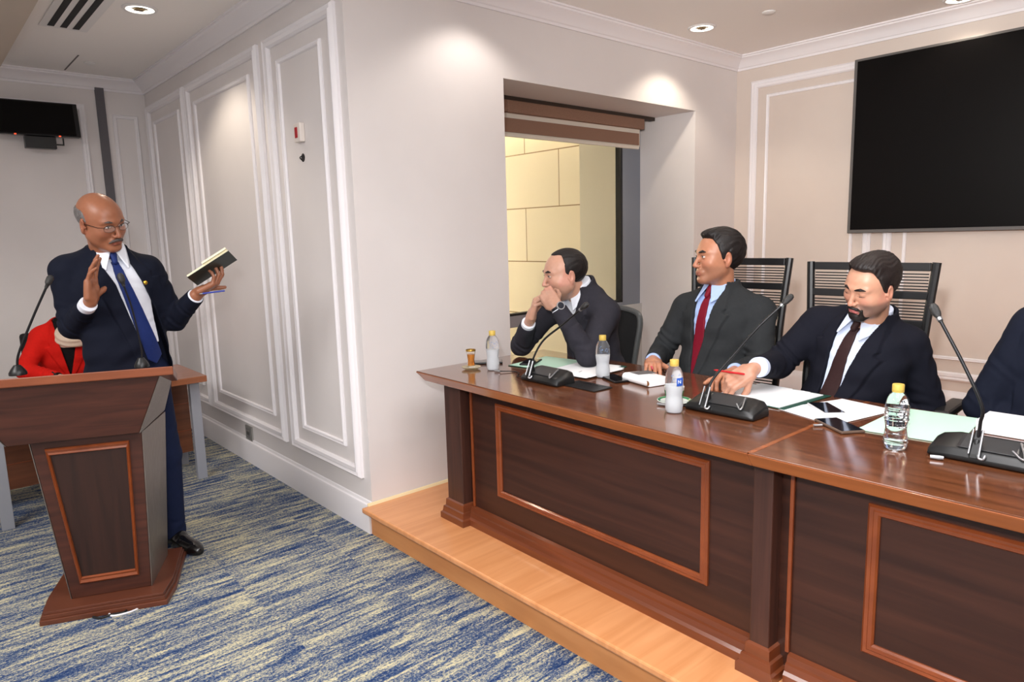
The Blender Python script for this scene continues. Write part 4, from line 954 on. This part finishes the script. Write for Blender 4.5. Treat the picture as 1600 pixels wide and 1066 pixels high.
        for a, b_, c_ in ((rs, re, rw), (ls, le, lw)):
            jv.put(C(a, b_, ur, er, wr=[(.004, .85, .3, 5), (.003, .25, .25, 3)]), k=.035, pad=.05)
            jv.put(C(b_, c_, er, fr2, cut=True, wr=[(.0045, .12, .25, 5), (.0022, .6, .3, 5)]), k=.018, pad=.03)
        for pr in g('jacket_extra', []): jv.put(*pr)
        vmesh('jacket', jv, sp['jm'], root); del jv
        if g('button', True):
            for (bx, bz) in g('buttons', [(.012, zz[0] - .012)]):
                # find the front surface
                y_ = .30
                while y_ > 0:
                    p = T.w((bx, y_, bz)); q = ((p - cv.lo) / cv.h).astype(int)
                    if (q >= 0).all() and (q < base.shape).all() and base[tuple(q)] < .0: break
                    y_ -= .003
                mb = MB(); sphere_mb(mb, T.w((bx, y_ + .004, bz)) - o0, (.010, .0035, .010), T.R); mb.build('button', sp['jm2'], root, smooth=True, fix=False)
    # ---- shirt with collar and cuffs
    sv = Vol(lo, hi, cv.h * .8)
    sX, sY, sZ = T.loc(sv.ax[0][:, None, None], sv.ax[1][None, :, None], sv.ax[2][None, None, :]); sX, sY, sZ = [np.broadcast_to(q, sv.a.shape).astype(np.float32) for q in (sX, sY, sZ)]
    # resample the torso field (trilinear not needed: rebuild it)
    for args in ((E((0, .008, -.20), (.178 * w, .122 * dp, .20)), T), (E((0, -.012, -.13), (.165 * w, .105 * dp, .13)), T), (E((0, .018 + belly * .5, -.42), (.165 * w + belly * .4, .122 * dp + belly, .22)), T), (E((0, .0, -.58), (.178 * w + belly * .3, .135 * dp + belly * .5, .17)), T)): sv.put(args[0], T, K, pad=.07)
    for sl in (rsl, lsl):
        sv.put(C((0, -.012, -.095), sl * [.92, 1, 1] + [0, 0, -.01], .085, .064), T, K, pad=.07); sv.put(C((sl[0] * .12, -.030, .012), sl * [.85, .7, 1] + [0, 0, .012], .046, .050), T, K * .8, pad=.07)
    tor = sv.a.copy()
    st = tor + g('inset', .008) - .0018 * np.sin(sX * 60 + 8 * np.sin(sZ * 20)) * np.sin(sZ * 34)
    sl_ = g('shirt_len', .52)
    st = np.maximum(st, -sl_ - sZ); st = np.maximum(st, np.abs(sX) - .125); st = np.maximum(st, -sY - .01); st = np.maximum(st, sZ + .012)
    sv.a = st.astype(np.float32)
    # collar band and points
    sv.put(C((0, -.010, -.045), (0, .006, .046), nk + .013, nk + .0075, cut=True), T, .004)
    cl = g('collar_gap', .012); cf = T.w
    for s in (-1, 1):
        # collar point: thin wedge hugging the chest, falling outward from the throat
        yf_ = .092 * dp + .022
        sv.put(TRI((s * .008, nk + .017, .026), (s * .060, nk - .022, .034), (s * .046, yf_, -.058), .0032), T, .004)
        sv.put(TRI((s * .060, nk - .022, .034), (s * .046, yf_, -.058), (s * .074, nk - .010, -.020), .0032), T, .004)
    sv.put(C((0, nk + .012, .052), (0, nk + .026, .0), .017, .005), T, .004, 's')
    for b_, c_, on in ((re, rw, g('rcuff', .016)), (le, lw, g('lcuff', .016))):
        if on is None: continue
        d = nrm3(c_ - b_); r_ = g('cuffr', .035); sv.put(C(c_ - d * .05, c_ + d * on, r_, r_ + .0005, cut=True), k=.004)
    so_ = vmesh('shirt', sv, sp['sm'], root)
    # ---- tie
    if g('tie_m'):
        cx = g('tie_x', [(-.6, 0), (0, 0)]); X0 = np.interp(sZ, [q[0] for q in cx], [q[1] for q in cx]); tl = g('tie_len', .46)
        W = np.interp(-sZ, [0, .045, .07, tl - .05, tl], [.016, .015, .020, .042, .040])
        tv = Vol(lo, hi, sv.h); d = np.maximum(tor + g('inset', .008) - .0065, np.abs(sX - X0) - W); d = np.maximum(d, -(tor + .022)); d = np.maximum(d, -sY); d = np.maximum(d, sZ + .030); d = np.maximum(d, (-tl - sZ) + np.abs(sX - X0) * .9)
        tv.a = d.astype(np.float32)
        kx = float(np.interp(-.02, [q[0] for q in cx], [q[1] for q in cx]))
        tv.put(C((kx, nk + .014, .004), (kx, .092 * dp + .002, -.030), .0165, .0115), T, .005)
        vmesh('tie', tv, sp['tie_m'], root)
    # ---- hair and face
    if g('hair'):
        hv = hair_into(H, sp['hair']); vmesh('hair', hv, sp['hm'], root)
    face_extras(root, H, sp, sp.get('fm', sp['hm']))
    # ---- trousers and shoes
    if g('legs'):
        pl_ = np.array([p for leg in sp['legs'] for p in leg] + [sp['pelvis']], float); tv = Vol(pl_.min(0) - .17, pl_.max(0) + .17, .006)
        tv.put(E(sp['pelvis'], (.165, .135, .13)), k=.03)
        for hp, kn, an, toe in sp['legs']:
            tv.put(C(hp, kn, .088, .066, wr=[(.004, .9, .25, 4)]), k=.04, pad=.06); tv.put(C(kn, an, .066, .052, cut=True, wr=[(.004, .95, .25, 4), (.003, .1, .2, 3)]), k=.02, pad=.04)
        vmesh('trousers', tv, sp['tm'], root)
        for hp, kn, an, toe in sp['legs']:
            an, toe = np.array(an, float), np.array(toe, float); f = toe - an; f[2] = 0; f = nrm3(f); zf = toe[2]
            sv2 = Vol(np.minimum(an, toe) - .12, np.maximum(an, toe) + .12, .004); q = np.array([an[0], an[1], zf])
            sv2.put(C(q + [0, 0, .045], q + f * .04 + [0, 0, .05], .042, .040), k=.02); sv2.put(C(q + [0, 0, .03] - f * .03, q + f * .17 + [0, 0, .022], .036, .036), k=.03); sv2.put(C(q + f * .10 + [0, 0, .024], q + f * .20 + [0, 0, .016], .040, .030), k=.02)
            sv2.a = np.maximum(sv2.a, (zf + .001 - sv2.ax[2])[None, None, :]).astype(np.float32)
            vmesh('shoe', sv2, shoe_m, root)
    return root, T, H
skin_mat = vcol('skin', .36, bump=.15, bscale=420, sss=.08, spec=.45)
shoe_m = mat('black_leather', S(16, 15, 16), .25, coat=.4)
def cloth(name, c, v=1.12, rough=.85, bump=.25):
    d = tuple(min(1, x * v) for x in c); return noise_mat(mat(name, c, rough, spec=.2), c, d, (1, 1, 1), 90, 3, .3, .7, bump=bump, bscale=700, dist=.0015)
def hairmat(name, c, c2): return noise_mat(mat(name, c, .5, spec=.35), c, c2, (160, 30, 30), 3, 4, .3, .75, bump=.5, dist=.002)
navy = cloth('navy_wool', S(16, 20, 34)); char = cloth('charcoal_wool', S(44, 43, 50)); dgrey = cloth('dark_grey_wool', S(42, 44, 46)); bnavy = cloth('midnight_wool', S(17, 18, 28)); bnavy2 = cloth('dark_navy_wool', S(16, 20, 34))
btn = mat('dark_button', S(14, 14, 18), .3)
wshirt = cloth('white_cotton', S(226, 230, 240), 1.03, .7, .05); bshirt = cloth('light_blue_cotton', S(168, 190, 232), 1.04, .7, .05); pshirt = cloth('pale_blue_cotton', S(206, 216, 238), 1.03, .7, .05)
tie_navy = cloth('navy_silk', S(28, 44, 98), 1.15, .5); tie_red = cloth('burgundy_silk', S(112, 18, 36), 1.15, .5); tie_brown = cloth('dark_brown_silk', S(46, 28, 28), 1.2, .5)
h_black = hairmat('black_hair', S(16, 13, 13), S(34, 28, 27)); h_dark = hairmat('dark_brown_hair', S(18, 14, 14), S(38, 29, 27)); h_grey = hairmat('grey_hair', S(70, 66, 66), S(128, 124, 122)); h_salt = hairmat('salt_moustache', S(60, 52, 50), S(104, 94, 90))
MALE = dict(front=[(-.03, .020), (-.005, .022), (.02, .034), (.05, .050), (.075, .072), (.10, .078), (.14, .07)], low=[(-.12, -.075), (-.045, -.068), (-.026, -.035), (-.022, .014), (-.004, .020), (.002, -.018), (.03, -.012), (.1, -.01)])
# ---- man with clasped hands (left seat)
h1 = dict(MALE); h1.update(t=.0055, top=.004, recess=.030, front=[(-.03, .022), (-.005, .024), (.02, .022), (.05, .020), (.075, .032), (.10, .058), (.14, .07)])
_lf = Fr((2.335, 2.335, 1.208), (-.02, .68, .73), (-.80, -.50, .35), 1.02)
_rf = Fr((2.335, 2.505, 1.138), (.0, -.38, .92), (-.72, .66, .27), 1.02, mirror=True)
r1, T1, H1 = person(dict(label='person in a dark grey suit leaning on the desk with clasped hands before the mouth', root=(2.88, 2.44, PZ),
    N=(2.615, 2.425, 1.262), face=(-1, .12, -.3), up=(-.34, .02, 1), w=.98, belly=.01,
    head=(2.51, 2.44, 1.350), look=(-.93, .46, -.10), hup=(-.12, .04, 1), hs=1.05,
    rs=(2.60, 2.61, 1.17), ls=(2.64, 2.275, 1.150), re=(2.43, 2.685, .972), le=(2.42, 2.20, .972), rw=(2.352, 2.545, 1.10), lw=(2.342, 2.315, 1.195),
    hands=[(_lf, dict(curl=((1.1, 1.2, .6), (1.15, 1.2, .6), (1.2, 1.2, .6), (1.25, 1.2, .6)), thumb=((.5, .6, -.6), (.1, .85, -.55), (-.2, .85, -.5)))),
           (_rf, dict(curl=((.75, .9, .5), (.8, 1.0, .5), (.85, 1.0, .5), (.9, 1.0, .5)), thumb=((.6, .7, -.45), (.3, .9, -.4), (.1, .95, -.3))))],
    skin=(192, 146, 124), flush=(200, 128, 114), lip=(176, 110, 98), stubble=.25, stubble_c=(120, 92, 80), neckr=.058, nose=1.0, jaw=1.06, fat=.010, brow=.0046, open=.8, gaze=-.002,
    jm=char, jm2=btn, sm=wshirt, tm=char, hm=h_black, hair=h1, open_v=[(-.34, 0, 0), (-.05, -.055, .055), (.1, -.065, .065)], tie_m=None, length=.60, lcuff=.004, rcuff=.022,
    pelvis=(2.90, 2.44, .70), legs=[((2.88, 2.53, .69), (2.46, 2.58, .70), (2.44, 2.58, .26), (2.34, 2.58, PZ)), ((2.88, 2.35, .69), (2.46, 2.30, .70), (2.44, 2.30, .26), (2.34, 2.30, PZ))]))
# wristwatch on the left wrist
_w = nrm3(np.array(_lf.o) - np.array((2.42, 2.20, .972))); _c = np.array((2.342, 2.315, 1.195)) + _w * .008; _b = nrm3(np.cross(_w, (0, 0, 1))); _n = np.cross(_b, _w)
_o = np.array(r1.location)
wt = MB().tube([_c + _w * .009 - _o, _c - _w * .009 - _o], .0335, 28).build('wristwatch', mat('watch_strap', S(24, 26, 34), .4), r1, smooth=True)
_cam = nrm3(-_c + np.array((0, 0, 1.55))); _d = nrm3(_cam + np.array((.35, .0, .3)) - _w * (_cam @ _w)); _d = nrm3(_d - _w * (_d @ _w)); _q = _c + _d * .033 - _o
MB().tube([_q, _q + _d * .009], .020, 24).build('watch_case', silver, wt, smooth=True); MB().tube([_q + _d * .0088, _q + _d * .0098], .016, 24).build('watch_dial', mat('watch_dial', S(30, 34, 44), .15), wt)
# ---- man with burgundy tie
h2 = dict(MALE); h2.update(t=.008, top=.014, strand=.002, sf=330, recess=.012, extra=[(E((0, .030, .098), (.058, .048, .026)), .015)], front=[(-.03, .020), (-.005, .020), (.02, .028), (.05, .040), (.075, .062), (.10, .086), (.14, .088)])
r2, T2, H2 = person(dict(label='person in a dark grey suit with light blue shirt and burgundy tie, looking left', root=(2.92, 1.76, PZ),
    N=(2.875, 1.772, 1.272), face=(-1, .16, 0), up=(.10, 0, 1), w=1.06, belly=.012,
    head=(2.835, 1.765, 1.427), look=(-.86, .56, .02), hup=(.03, 0, 1), hs=1.04,
    rs=(2.865, 1.955, 1.175), ls=(2.915, 1.590, 1.175), re=(2.77, 2.035, .955), le=(2.80, 1.525, .955), rw=(2.59, 1.945, .955), lw=(2.56, 1.50, .965),
    hands=[(Fr((2.575, 1.935, .955), (-.80, -.58, -.05), (0, 0, 1), 1.0, mirror=True), dict(curl=((.5, .6, .4), (.6, .7, .4), (.7, .8, .5), (.8, .8, .5)))),
           (Fr((2.55, 1.498, .962), (-.93, -.05, .05), (0, .1, 1), 1.0), dict(curl=((.5, .7, .4), (.6, .8, .4), (.7, .8, .5), (.8, .8, .5))))],
    skin=(176, 120, 92), flush=(190, 118, 98), lip=(150, 88, 72), stubble=.3, stubble_c=(96, 72, 62), neckr=.057, nose=1.12, jaw=.93, brow=.005, gaze=-.002,
    jm=dgrey, jm2=btn, sm=bshirt, tie_m=tie_red, tm=dgrey, hm=h_black, hair=h2, open_v=[(-.44, .0, .0), (-.05, -.06, .06), (.1, -.07, .07)], tie_len=.5, length=.62,
    pelvis=(2.93, 1.76, .72), legs=[((2.92, 1.86, .71), (2.48, 1.90, .72), (2.46, 1.90, .26), (2.36, 1.90, PZ)), ((2.92, 1.68, .71), (2.48, 1.62, .72), (2.46, 1.62, .26), (2.36, 1.62, PZ))]))
# ---- bearded man writing
h3 = dict(MALE); h3.update(t=.009, top=.012, strand=.0016, sf=420, recess=.016, extra=[(E((0, .022, .096), (.062, .060, .030)), .02), (E((0, -.055, .05), (.07, .06, .07)), .02)], front=[(-.03, .020), (-.005, .020), (.02, .026), (.05, .036), (.075, .054), (.10, .078), (.14, .086)])
_rw3 = (2.415, 1.345, 1.015)
_rf3 = Fr((2.41, 1.35, 1.012), (-.50, .45, -.42), (-.45, -.35, .82), 1.05, mirror=True)
r3, T3, H3 = person(dict(label='bearded person in a midnight blue suit with dark brown tie, looking down and writing', root=(2.86, 1.12, PZ),
    N=(2.745, 1.045, 1.203), face=(-1, .22, -.05), up=(-.06, -.24, 1), w=1.02, dp=1.05, belly=.02,
    head=(2.630, 1.012, 1.335), look=(-.88, .34, -.30), hup=(-.30, -.12, 1), hs=.93,
    rs=(2.765, 1.255, 1.165), ls=(2.815, .935, 1.10), re=(2.645, 1.365, 1.00), le=(2.87, .865, .84), rw=(2.455, 1.335, 1.02), lw=(2.74, 1.02, .80),
    hands=[(_rf3, dict(curl=((.75, .75, .4), (.85, .8, .5), (1.0, .9, .5), (1.1, .9, .5)), thumb=((.45, .65, -.55), (.15, .85, -.45), (-.1, .9, -.35)))),
           (Fr((2.73, 1.03, .80), (-.4, .9, -.1), (-.2, 0, 1), 1.0), dict(curl=((.4, .5, .3),) * 4))],
    skin=(188, 138, 114), flush=(196, 122, 106), lip=(196, 104, 104), stubble=.7, stubble_c=(96, 76, 72), neckr=.058, nose=1.0, jaw=1.06, fat=.006, brow=.0050, closed=True,
    jm=bnavy, jm2=btn, sm=pshirt, tie_m=tie_brown, tm=bnavy, hm=h_dark, hair=h3, moustache=1.0, beard=True, open_v=[(-.46, -.01, .02), (-.05, -.062, .062), (.1, -.07, .07)], tie_len=.5, length=.62, sleeve=(.069, .058, .044), cuffr=.039, rcuff=.030,
    pelvis=(2.85, 1.18, .72), legs=[((2.84, 1.28, .71), (2.42, 1.34, .72), (2.40, 1.34, .26), (2.30, 1.34, PZ)), ((2.84, 1.10, .71), (2.42, 1.02, .72), (2.40, 1.02, .26), (2.30, 1.02, PZ))]))
# ---- man cut by the right edge
r4, T4, H4 = person(dict(label='person in a navy suit cut off by the right edge of the photo, arm resting', root=(2.90, .48, PZ),
    N=(2.86, .40, 1.27), face=(-1, .10, 0), up=(.04, -.22, 1), w=1.0,
    head=(2.79, .375, 1.43), look=(-1, .1, -.1), hup=(0, 0, 1), hs=1.04,
    rs=(2.83, .555, 1.195), ls=(2.85, .225, 1.14), re=(2.785, .675, .915), le=(2.80, .08, .95), rw=(2.72, .49, .83), lw=(2.56, .15, .95), vox=.004, cvox=.005,
    hands=[(Fr((2.71, .478, .825), (-.3, -.9, -.1), (0, 0, 1), 1.0, mirror=True), dict()), (Fr((2.55, .155, .955), (-.8, .5, -.1), (0, 0, 1), 1.0), dict())],
    skin=(200, 146, 120), neckr=.058, jm=bnavy2, jm2=btn, sm=bshirt, tie_m=tie_navy, tm=bnavy2, hm=h_dark, hair=dict(MALE), open_v=[(-.50, .0, .03), (-.25, -.05, .07), (-.05, -.062, .062), (.1, -.07, .07)], length=.62, sleeve=(.074, .058, .042),
    pelvis=(2.90, .50, .72), legs=[((2.90, .59, .71), (2.46, .62, .72), (2.44, .62, .26), (2.34, .62, PZ)), ((2.90, .41, .71), (2.46, .36, .72), (2.44, .36, .26), (2.34, .36, PZ))]))
# ---- standing speaker
h5 = dict(t=.004, top=.0, strand=.0008, sf=600, front=[(-.06, .008), (-.03, .018), (0, .018), (.03, .006), (.06, -.02), (.1, -.05)], low=[(-.12, -.070), (-.045, -.062), (-.026, -.035), (-.022, .014), (-.004, .020), (.002, -.018), (.03, -.012), (.1, -.01)], bald=.056)
_sr = Fr((.614, 3.468, 1.318), (.10, -.03, 1), (-.74, .66, .0), 1.03, mirror=True)
_sl = Fr((1.055, 3.452, 1.318), (.72, -.35, .42), (.30, -.25, -.92), 1.03)
r5, T5, H5 = person(dict(label='bald person in a navy suit and blue tie standing at the lectern, holding a notebook', root=(.78, 3.68, 0),
    N=(.735, 3.63, 1.513), face=(.02, -1, 0), up=(-.06, -.05, 1), w=1.04, belly=.012,
    head=(.706, 3.555, 1.662), look=(.42, -.88, -.30), hup=(-.06, -.30, 1), hs=1.03,
    rs=(.565, 3.665, 1.445), ls=(.885, 3.60, 1.43), re=(.565, 3.66, 1.195), le=(.988, 3.63, 1.185), rw=(.598, 3.492, 1.29), lw=(1.045, 3.459, 1.303),
    hands=[(_sr, dict(curl=((.10, .15, .1), (.12, .2, .15), (.2, .3, .2), (.35, .4, .2)), spread=(.07, .02, -.03, -.09), thumb=((.85, .45, -.15), (.75, .60, -.15), (.65, .7, -.1)))),
           (_sl, dict(curl=((.5, .5, .3), (.55, .6, .3), (.7, .7, .4), (.8, .7, .4)), thumb=((.6, .7, .25), (.3, .85, .40), (.0, .9, .4))))],
    skin=(152, 98, 72), flush=(160, 94, 74), lip=(140, 76, 62), neckr=.060, nose=1.05, jaw=1.0, fat=.003, brow=.0040, gaze=.002, open=.9,
    jm=navy, jm2=btn, sm=wshirt, tie_m=tie_navy, tm=cloth('navy_trouser_wool', S(22, 30, 56)), hm=h_grey, fm=h_salt, hair=h5, moustache=1.1, mmat=h_salt,
    open_v=[(-.66, -.19, -.08), (-.49, -.175, -.055), (-.27, -.14, -.01), (-.13, -.095, .02), (-.04, -.062, .055), (.1, -.07, .07)], length=.60, shirt_len=.42, tie_len=.52, tie_x=[(-.52, -.095), (-.25, -.045), (-.1, -.01), (0, .003)], button=False, rcuff=.03, lcuff=.004, cuffr=.036,
    pelvis=(.79, 3.68, .93), legs=[((.86, 3.68, .90), (.905, 3.69, .50), (.912, 3.73, .055), (.940, 3.62, 0.002)), ((.71, 3.69, .90), (.66, 3.80, .50), (.64, 3.84, .055), (.62, 3.70, 0.002))]))
glasses_child(r5, H5, mat('dark_glasses_frame', S(36, 26, 24), .3, .4), mat('spectacle_lens', (.9, .9, .9), .05, alpha=.10))
# belt line: dark belt
# lapel pin
_y = .14; mb = MB(); sphere_mb(mb, T5.w((-.105, .118, -.135)) - np.array(r5.location), (.009, .004, .010), T5.R); mb.build('lapel_pin', mat('gold_pin', S(222, 180, 70), .25, .9), r5, smooth=True, fix=False)
# ---- woman in red behind the lectern
red = cloth('red_wool', S(198, 26, 18), 1.1); hij = cloth('beige_scarf', S(214, 196, 176), 1.05)
r6, T6, H6 = person(dict(label='person in a red jacket and beige headscarf seated writing behind the lectern', root=(.82, 5.36, 0),
    N=(.765, 5.28, 1.045), face=(-.05, -1, -.1), up=(0, -.12, 1), w=.92, dp=.95,
    head=(.815, 5.17, 1.175), look=(-.1, -.95, -.4), hup=(0, -.3, 1), hs=.98,
    rs=(.635, 5.29, .985), ls=(.93, 5.28, .985), re=(.515, 5.19, .80), le=(1.07, 5.20, .80), rw=(.655, 5.02, .752), lw=(.93, 5.02, .752), vox=.004, cvox=.005,
    hands=[(Fr((.665, 5.01, .750), (.75, -.62, -.05), (-.2, -.1, .9), .92, mirror=True), dict(curl=((.7, .6, .4), (.8, .7, .4), (.9, .8, .5), (1., .8, .5)))), (Fr((.92, 5.01, .750), (-.6, -.8, -.05), (0, 0, 1), .92), dict())],
    skin=(216, 170, 146), neckr=.050, jaw=.92, brow=.003, jm=red, jm2=btn, sm=cloth('black_top', S(20, 18, 20)), tie_m=None, tm=mat('black_trouser', S(18, 18, 20), .8), hm=h_dark, hair=None, open_v=[(-.32, .0, .0), (-.05, -.055, .055), (.1, -.065, .065)], length=.52, sleeve=(.060, .050, .040),
    pelvis=(.82, 5.40, .50), legs=[((.74, 5.38, .50), (.70, 5.07, .50), (.70, 5.24, .08), (.70, 5.12, .002)), ((.90, 5.38, .50), (.94, 5.07, .50), (.94, 5.24, .08), (.94, 5.12, .002))]))
hv = Vol(H6.w((0, 0, 0)) - .26, H6.w((0, 0, 0)) + .24, .004)
hv.put(E((0, -.016, .03), (.090, .112, .102)), H6, .02, pad=.05); hv.put(C((0, -.02, -.02), (0, .0, -.13), .082, .072), H6, .03, pad=.05); hv.put(E((-.0, .04, -.20), (.125, .10, .095)), H6, .04, pad=.05)
hv.put(E((0, .10, -.020), (.052, .07, .078)), H6, .01, 's'); hv.a = hv.a + hv.full(lambda x, y, z: .0025 * np.sin(z * 160 + y * 60 + 20 * x), H6)
vmesh('headscarf', hv, hij, r6)
# ---- things held
pen_red = mat('red_pencil', S(206, 36, 44), .35)
_p0 = onp = np.array((2.395, 1.405, 1.02))
def pen(label, a, b, m, tipm=None, r=.004, cat='pen', name='pen'):
    a = np.array(a, float); b = np.array(b, float); t = thing(name, label, cat, tuple(a)); MB().tube([(0, 0, 0), b - a], r, 10).build('barrel', m, t, smooth=True); d = (a - b) / np.linalg.norm(a - b)
    MB().tube([(0, 0, 0), d * .014], [r, .001], 10).build('tip', tipm or m, t, smooth=True); return t
pen('red pencil held by the bearded man', (2.385, 1.485, .998), (2.335, 1.335, 1.010), pen_red)
pen('blue pen in the hand that holds the notebook', (1.06, 3.40, 1.318), (1.155, 3.375, 1.325), mat('blue_pen', S(30, 50, 150), .3), silver)
pen('black pen held over the paper by the woman in red', (.70, 4.93, .722), (.63, 4.98, .80), mat('black_pen', S(20, 20, 22), .3), silver)
pen('pinkish red pen in the right hand of the man with burgundy tie', (2.47, 1.86, .945), (2.56, 1.96, .965), mat('pink_pen', S(206, 70, 90), .3))
# notebook
nbk = thing('notebook', 'dark green notebook with cream pages held open to the side by the standing speaker', 'notebook', (1.118, 3.40, 1.432))
Lx = nrm3((.167, -.07, .112)); Wy = np.array((-.05, -.75, .50)); Wy = nrm3(Wy - Lx * (Wy @ Lx)); Nz = np.cross(Lx, Wy); Nz = Nz * np.sign(Nz[1])
def bookbox(mb, a0, a1, b0, b1, c0, c1): 
    vs = [tuple(Lx * a + Wy * b + Nz * c) for c in (c0, c1) for b in (b0, b1) for a in (a0, a1)]; return mb.add(vs, [(0, 2, 3, 1), (4, 5, 7, 6), (0, 1, 5, 4), (2, 6, 7, 3), (0, 4, 6, 2), (1, 3, 7, 5)])
bookbox(MB(), -.11, .11, -.07, .07, 0, .003).build('cover', mat('green_black_cover', S(22, 34, 28), .35), nbk, bevel=.001)
bookbox(MB(), -.107, .107, -.069, .066, .003, .013).build('pages', mat('cream_pages', S(236, 226, 190), .7), nbk)
b = MB(); bookbox(b, -.02, .107, -.03, .078, .013, .022).build('lifted_pages', mat('cream_pages_lifted', S(238, 230, 200), .7), nbk)
chblk = mat('chair_black', S(18, 18, 20), .4, coat=.2); chmesh = noise_mat(mat('mesh_fabric', S(12, 12, 13), .8), S(10, 10, 11), S(22, 22, 24), nscale=600, bump=.3); chgrey = mat('chair_grey_frame', S(88, 90, 90), .35, .3)
def seat_base(t, sz=.45, arm=True):
    MB().box(-.24, .24, -.25, .25, sz - .07, sz).build('seat', chmesh, t, bevel=.03)
    MB().lathe([(.028, .07), (.028, sz - .07)], seg=16).build('gas_column', chblk, t, smooth=True)
    b = MB()
    for k in range(5):
        a = 2 * PI * k / 5; MB().tube([(0, 0, .09), (.28 * math.cos(a), .28 * math.sin(a), .065)], [.022, .014], 10).build('base_arm', chblk, t, smooth=True)
        MB().tube([(.28 * math.cos(a) - .02 * math.sin(a), .28 * math.sin(a) + .02 * math.cos(a), .028), (.28 * math.cos(a) + .02 * math.sin(a), .28 * math.sin(a) - .02 * math.cos(a), .028)], .027, 16).build('castor', chblk, t, smooth=True)
    if arm:
        for s in (-1, 1): MB().tube(arc([(.0, s * .235, sz - .05), (.03, s * .265, sz + .05), (.02, s * .265, sz + .17)]), .014, 10).build('arm_post', chblk, t, smooth=True); MB().box(-.16, .10, s * .265 - .03, s * .265 + .03, sz + .17, sz + .20).build('armrest', chblk, t, bevel=.01)
def slat_chair(label, x, y, rz, topz=1.25, w=.255):
    # local +x is backwards
    t = thing('slatted_chair', label, 'chair', (x, y, PZ), rz, 'high slatted black office chairs')
    seat_base(t); zt = topz
    P = lambda z: .20 + .10 * (z - .45) + (.03 if z > .9 else 0) * 0
    for s in (-1, 1): MB().tube(arc([(P(.42), s * (w - .035), .42), (P(.7), s * (w - .02), .7), (P(zt - .33), s * (w - .022), zt - .33), (P(zt) , s * w, zt)]), .017, 10).build('side_rail', chblk, t, smooth=True)
    for z, h in ((zt - .018, .034), (zt - .135, .032), (zt - .255, .036), (zt - .345, .05), (.50, .05)): MB().box(P(z) - .010, P(z) + .012, -w + .02, w - .02, z - h / 2, z + h / 2).build('cross_bar', chblk, t, bevel=.003)
    zs = [zt - .035 - .0125 * k for k in range(1, 7)] + [zt - .152 - .0125 * k for k in range(1, 7)] + [zt - .375 - .0135 * k for k in range(0, 24)]
    for z in zs:
        MB().box(P(z) - .003, P(z) + .003, -w + .025, w - .025, z - .0026, z + .0026).build('slat', chblk, t)
    return t
slat_chair('high slatted black chair behind the man with the burgundy tie', 2.86, 1.825, .03)
slat_chair('high slatted black chair behind the bearded man', 2.86, 1.205, .03, 1.235)
t = thing('office_chair', 'black mesh backed office chair behind the man with clasped hands', 'chair', (2.70, 2.56, PZ), .0)
seat_base(t, arm=False)
P = lambda z: .22 + .12 * (z - .45)
op = arc([(P(.50), -.20, .50), (P(.75), -.225, .75), (P(.92), -.235, .92), (P(.965), -.17, .965), (P(.975), 0, .975), (P(.965), .17, .965), (P(.92), .235, .92), (P(.75), .225, .75), (P(.50), .20, .50)], 6)
MB().tube(op + [op[0]], .016, 10).build('back_frame', chgrey, t, smooth=True)
b = MB(); n_ = len(op); b.add([(p.x - .004, p.y, p.z) for p in op] + [(p.x + .004, p.y, p.z) for p in op], [tuple(range(n_)), tuple(range(n_, 2 * n_))[::-1]] + [(i, (i + 1) % n_, n_ + (i + 1) % n_, n_ + i) for i in range(n_)]).build('back_mesh', chmesh, t)
t = thing('office_chair', 'black chair with dark armrest beside the man at the right edge', 'chair', (2.93, .54, PZ), .05)
seat_base(t, .52, arm=True); MB().box(.23, .27, -.22, .22, .50, .86).build('backrest', chmesh, t, bevel=.02)
t = thing('office_chair', 'rounded black chair back behind the woman in red', 'chair', (.80, 5.52, 0), -PI / 2 * -1)
seat_base(t, arm=False); MB().box(.14, .18, -.24, .24, .48, .98).build('backrest', chmesh, t, bevel=.03)
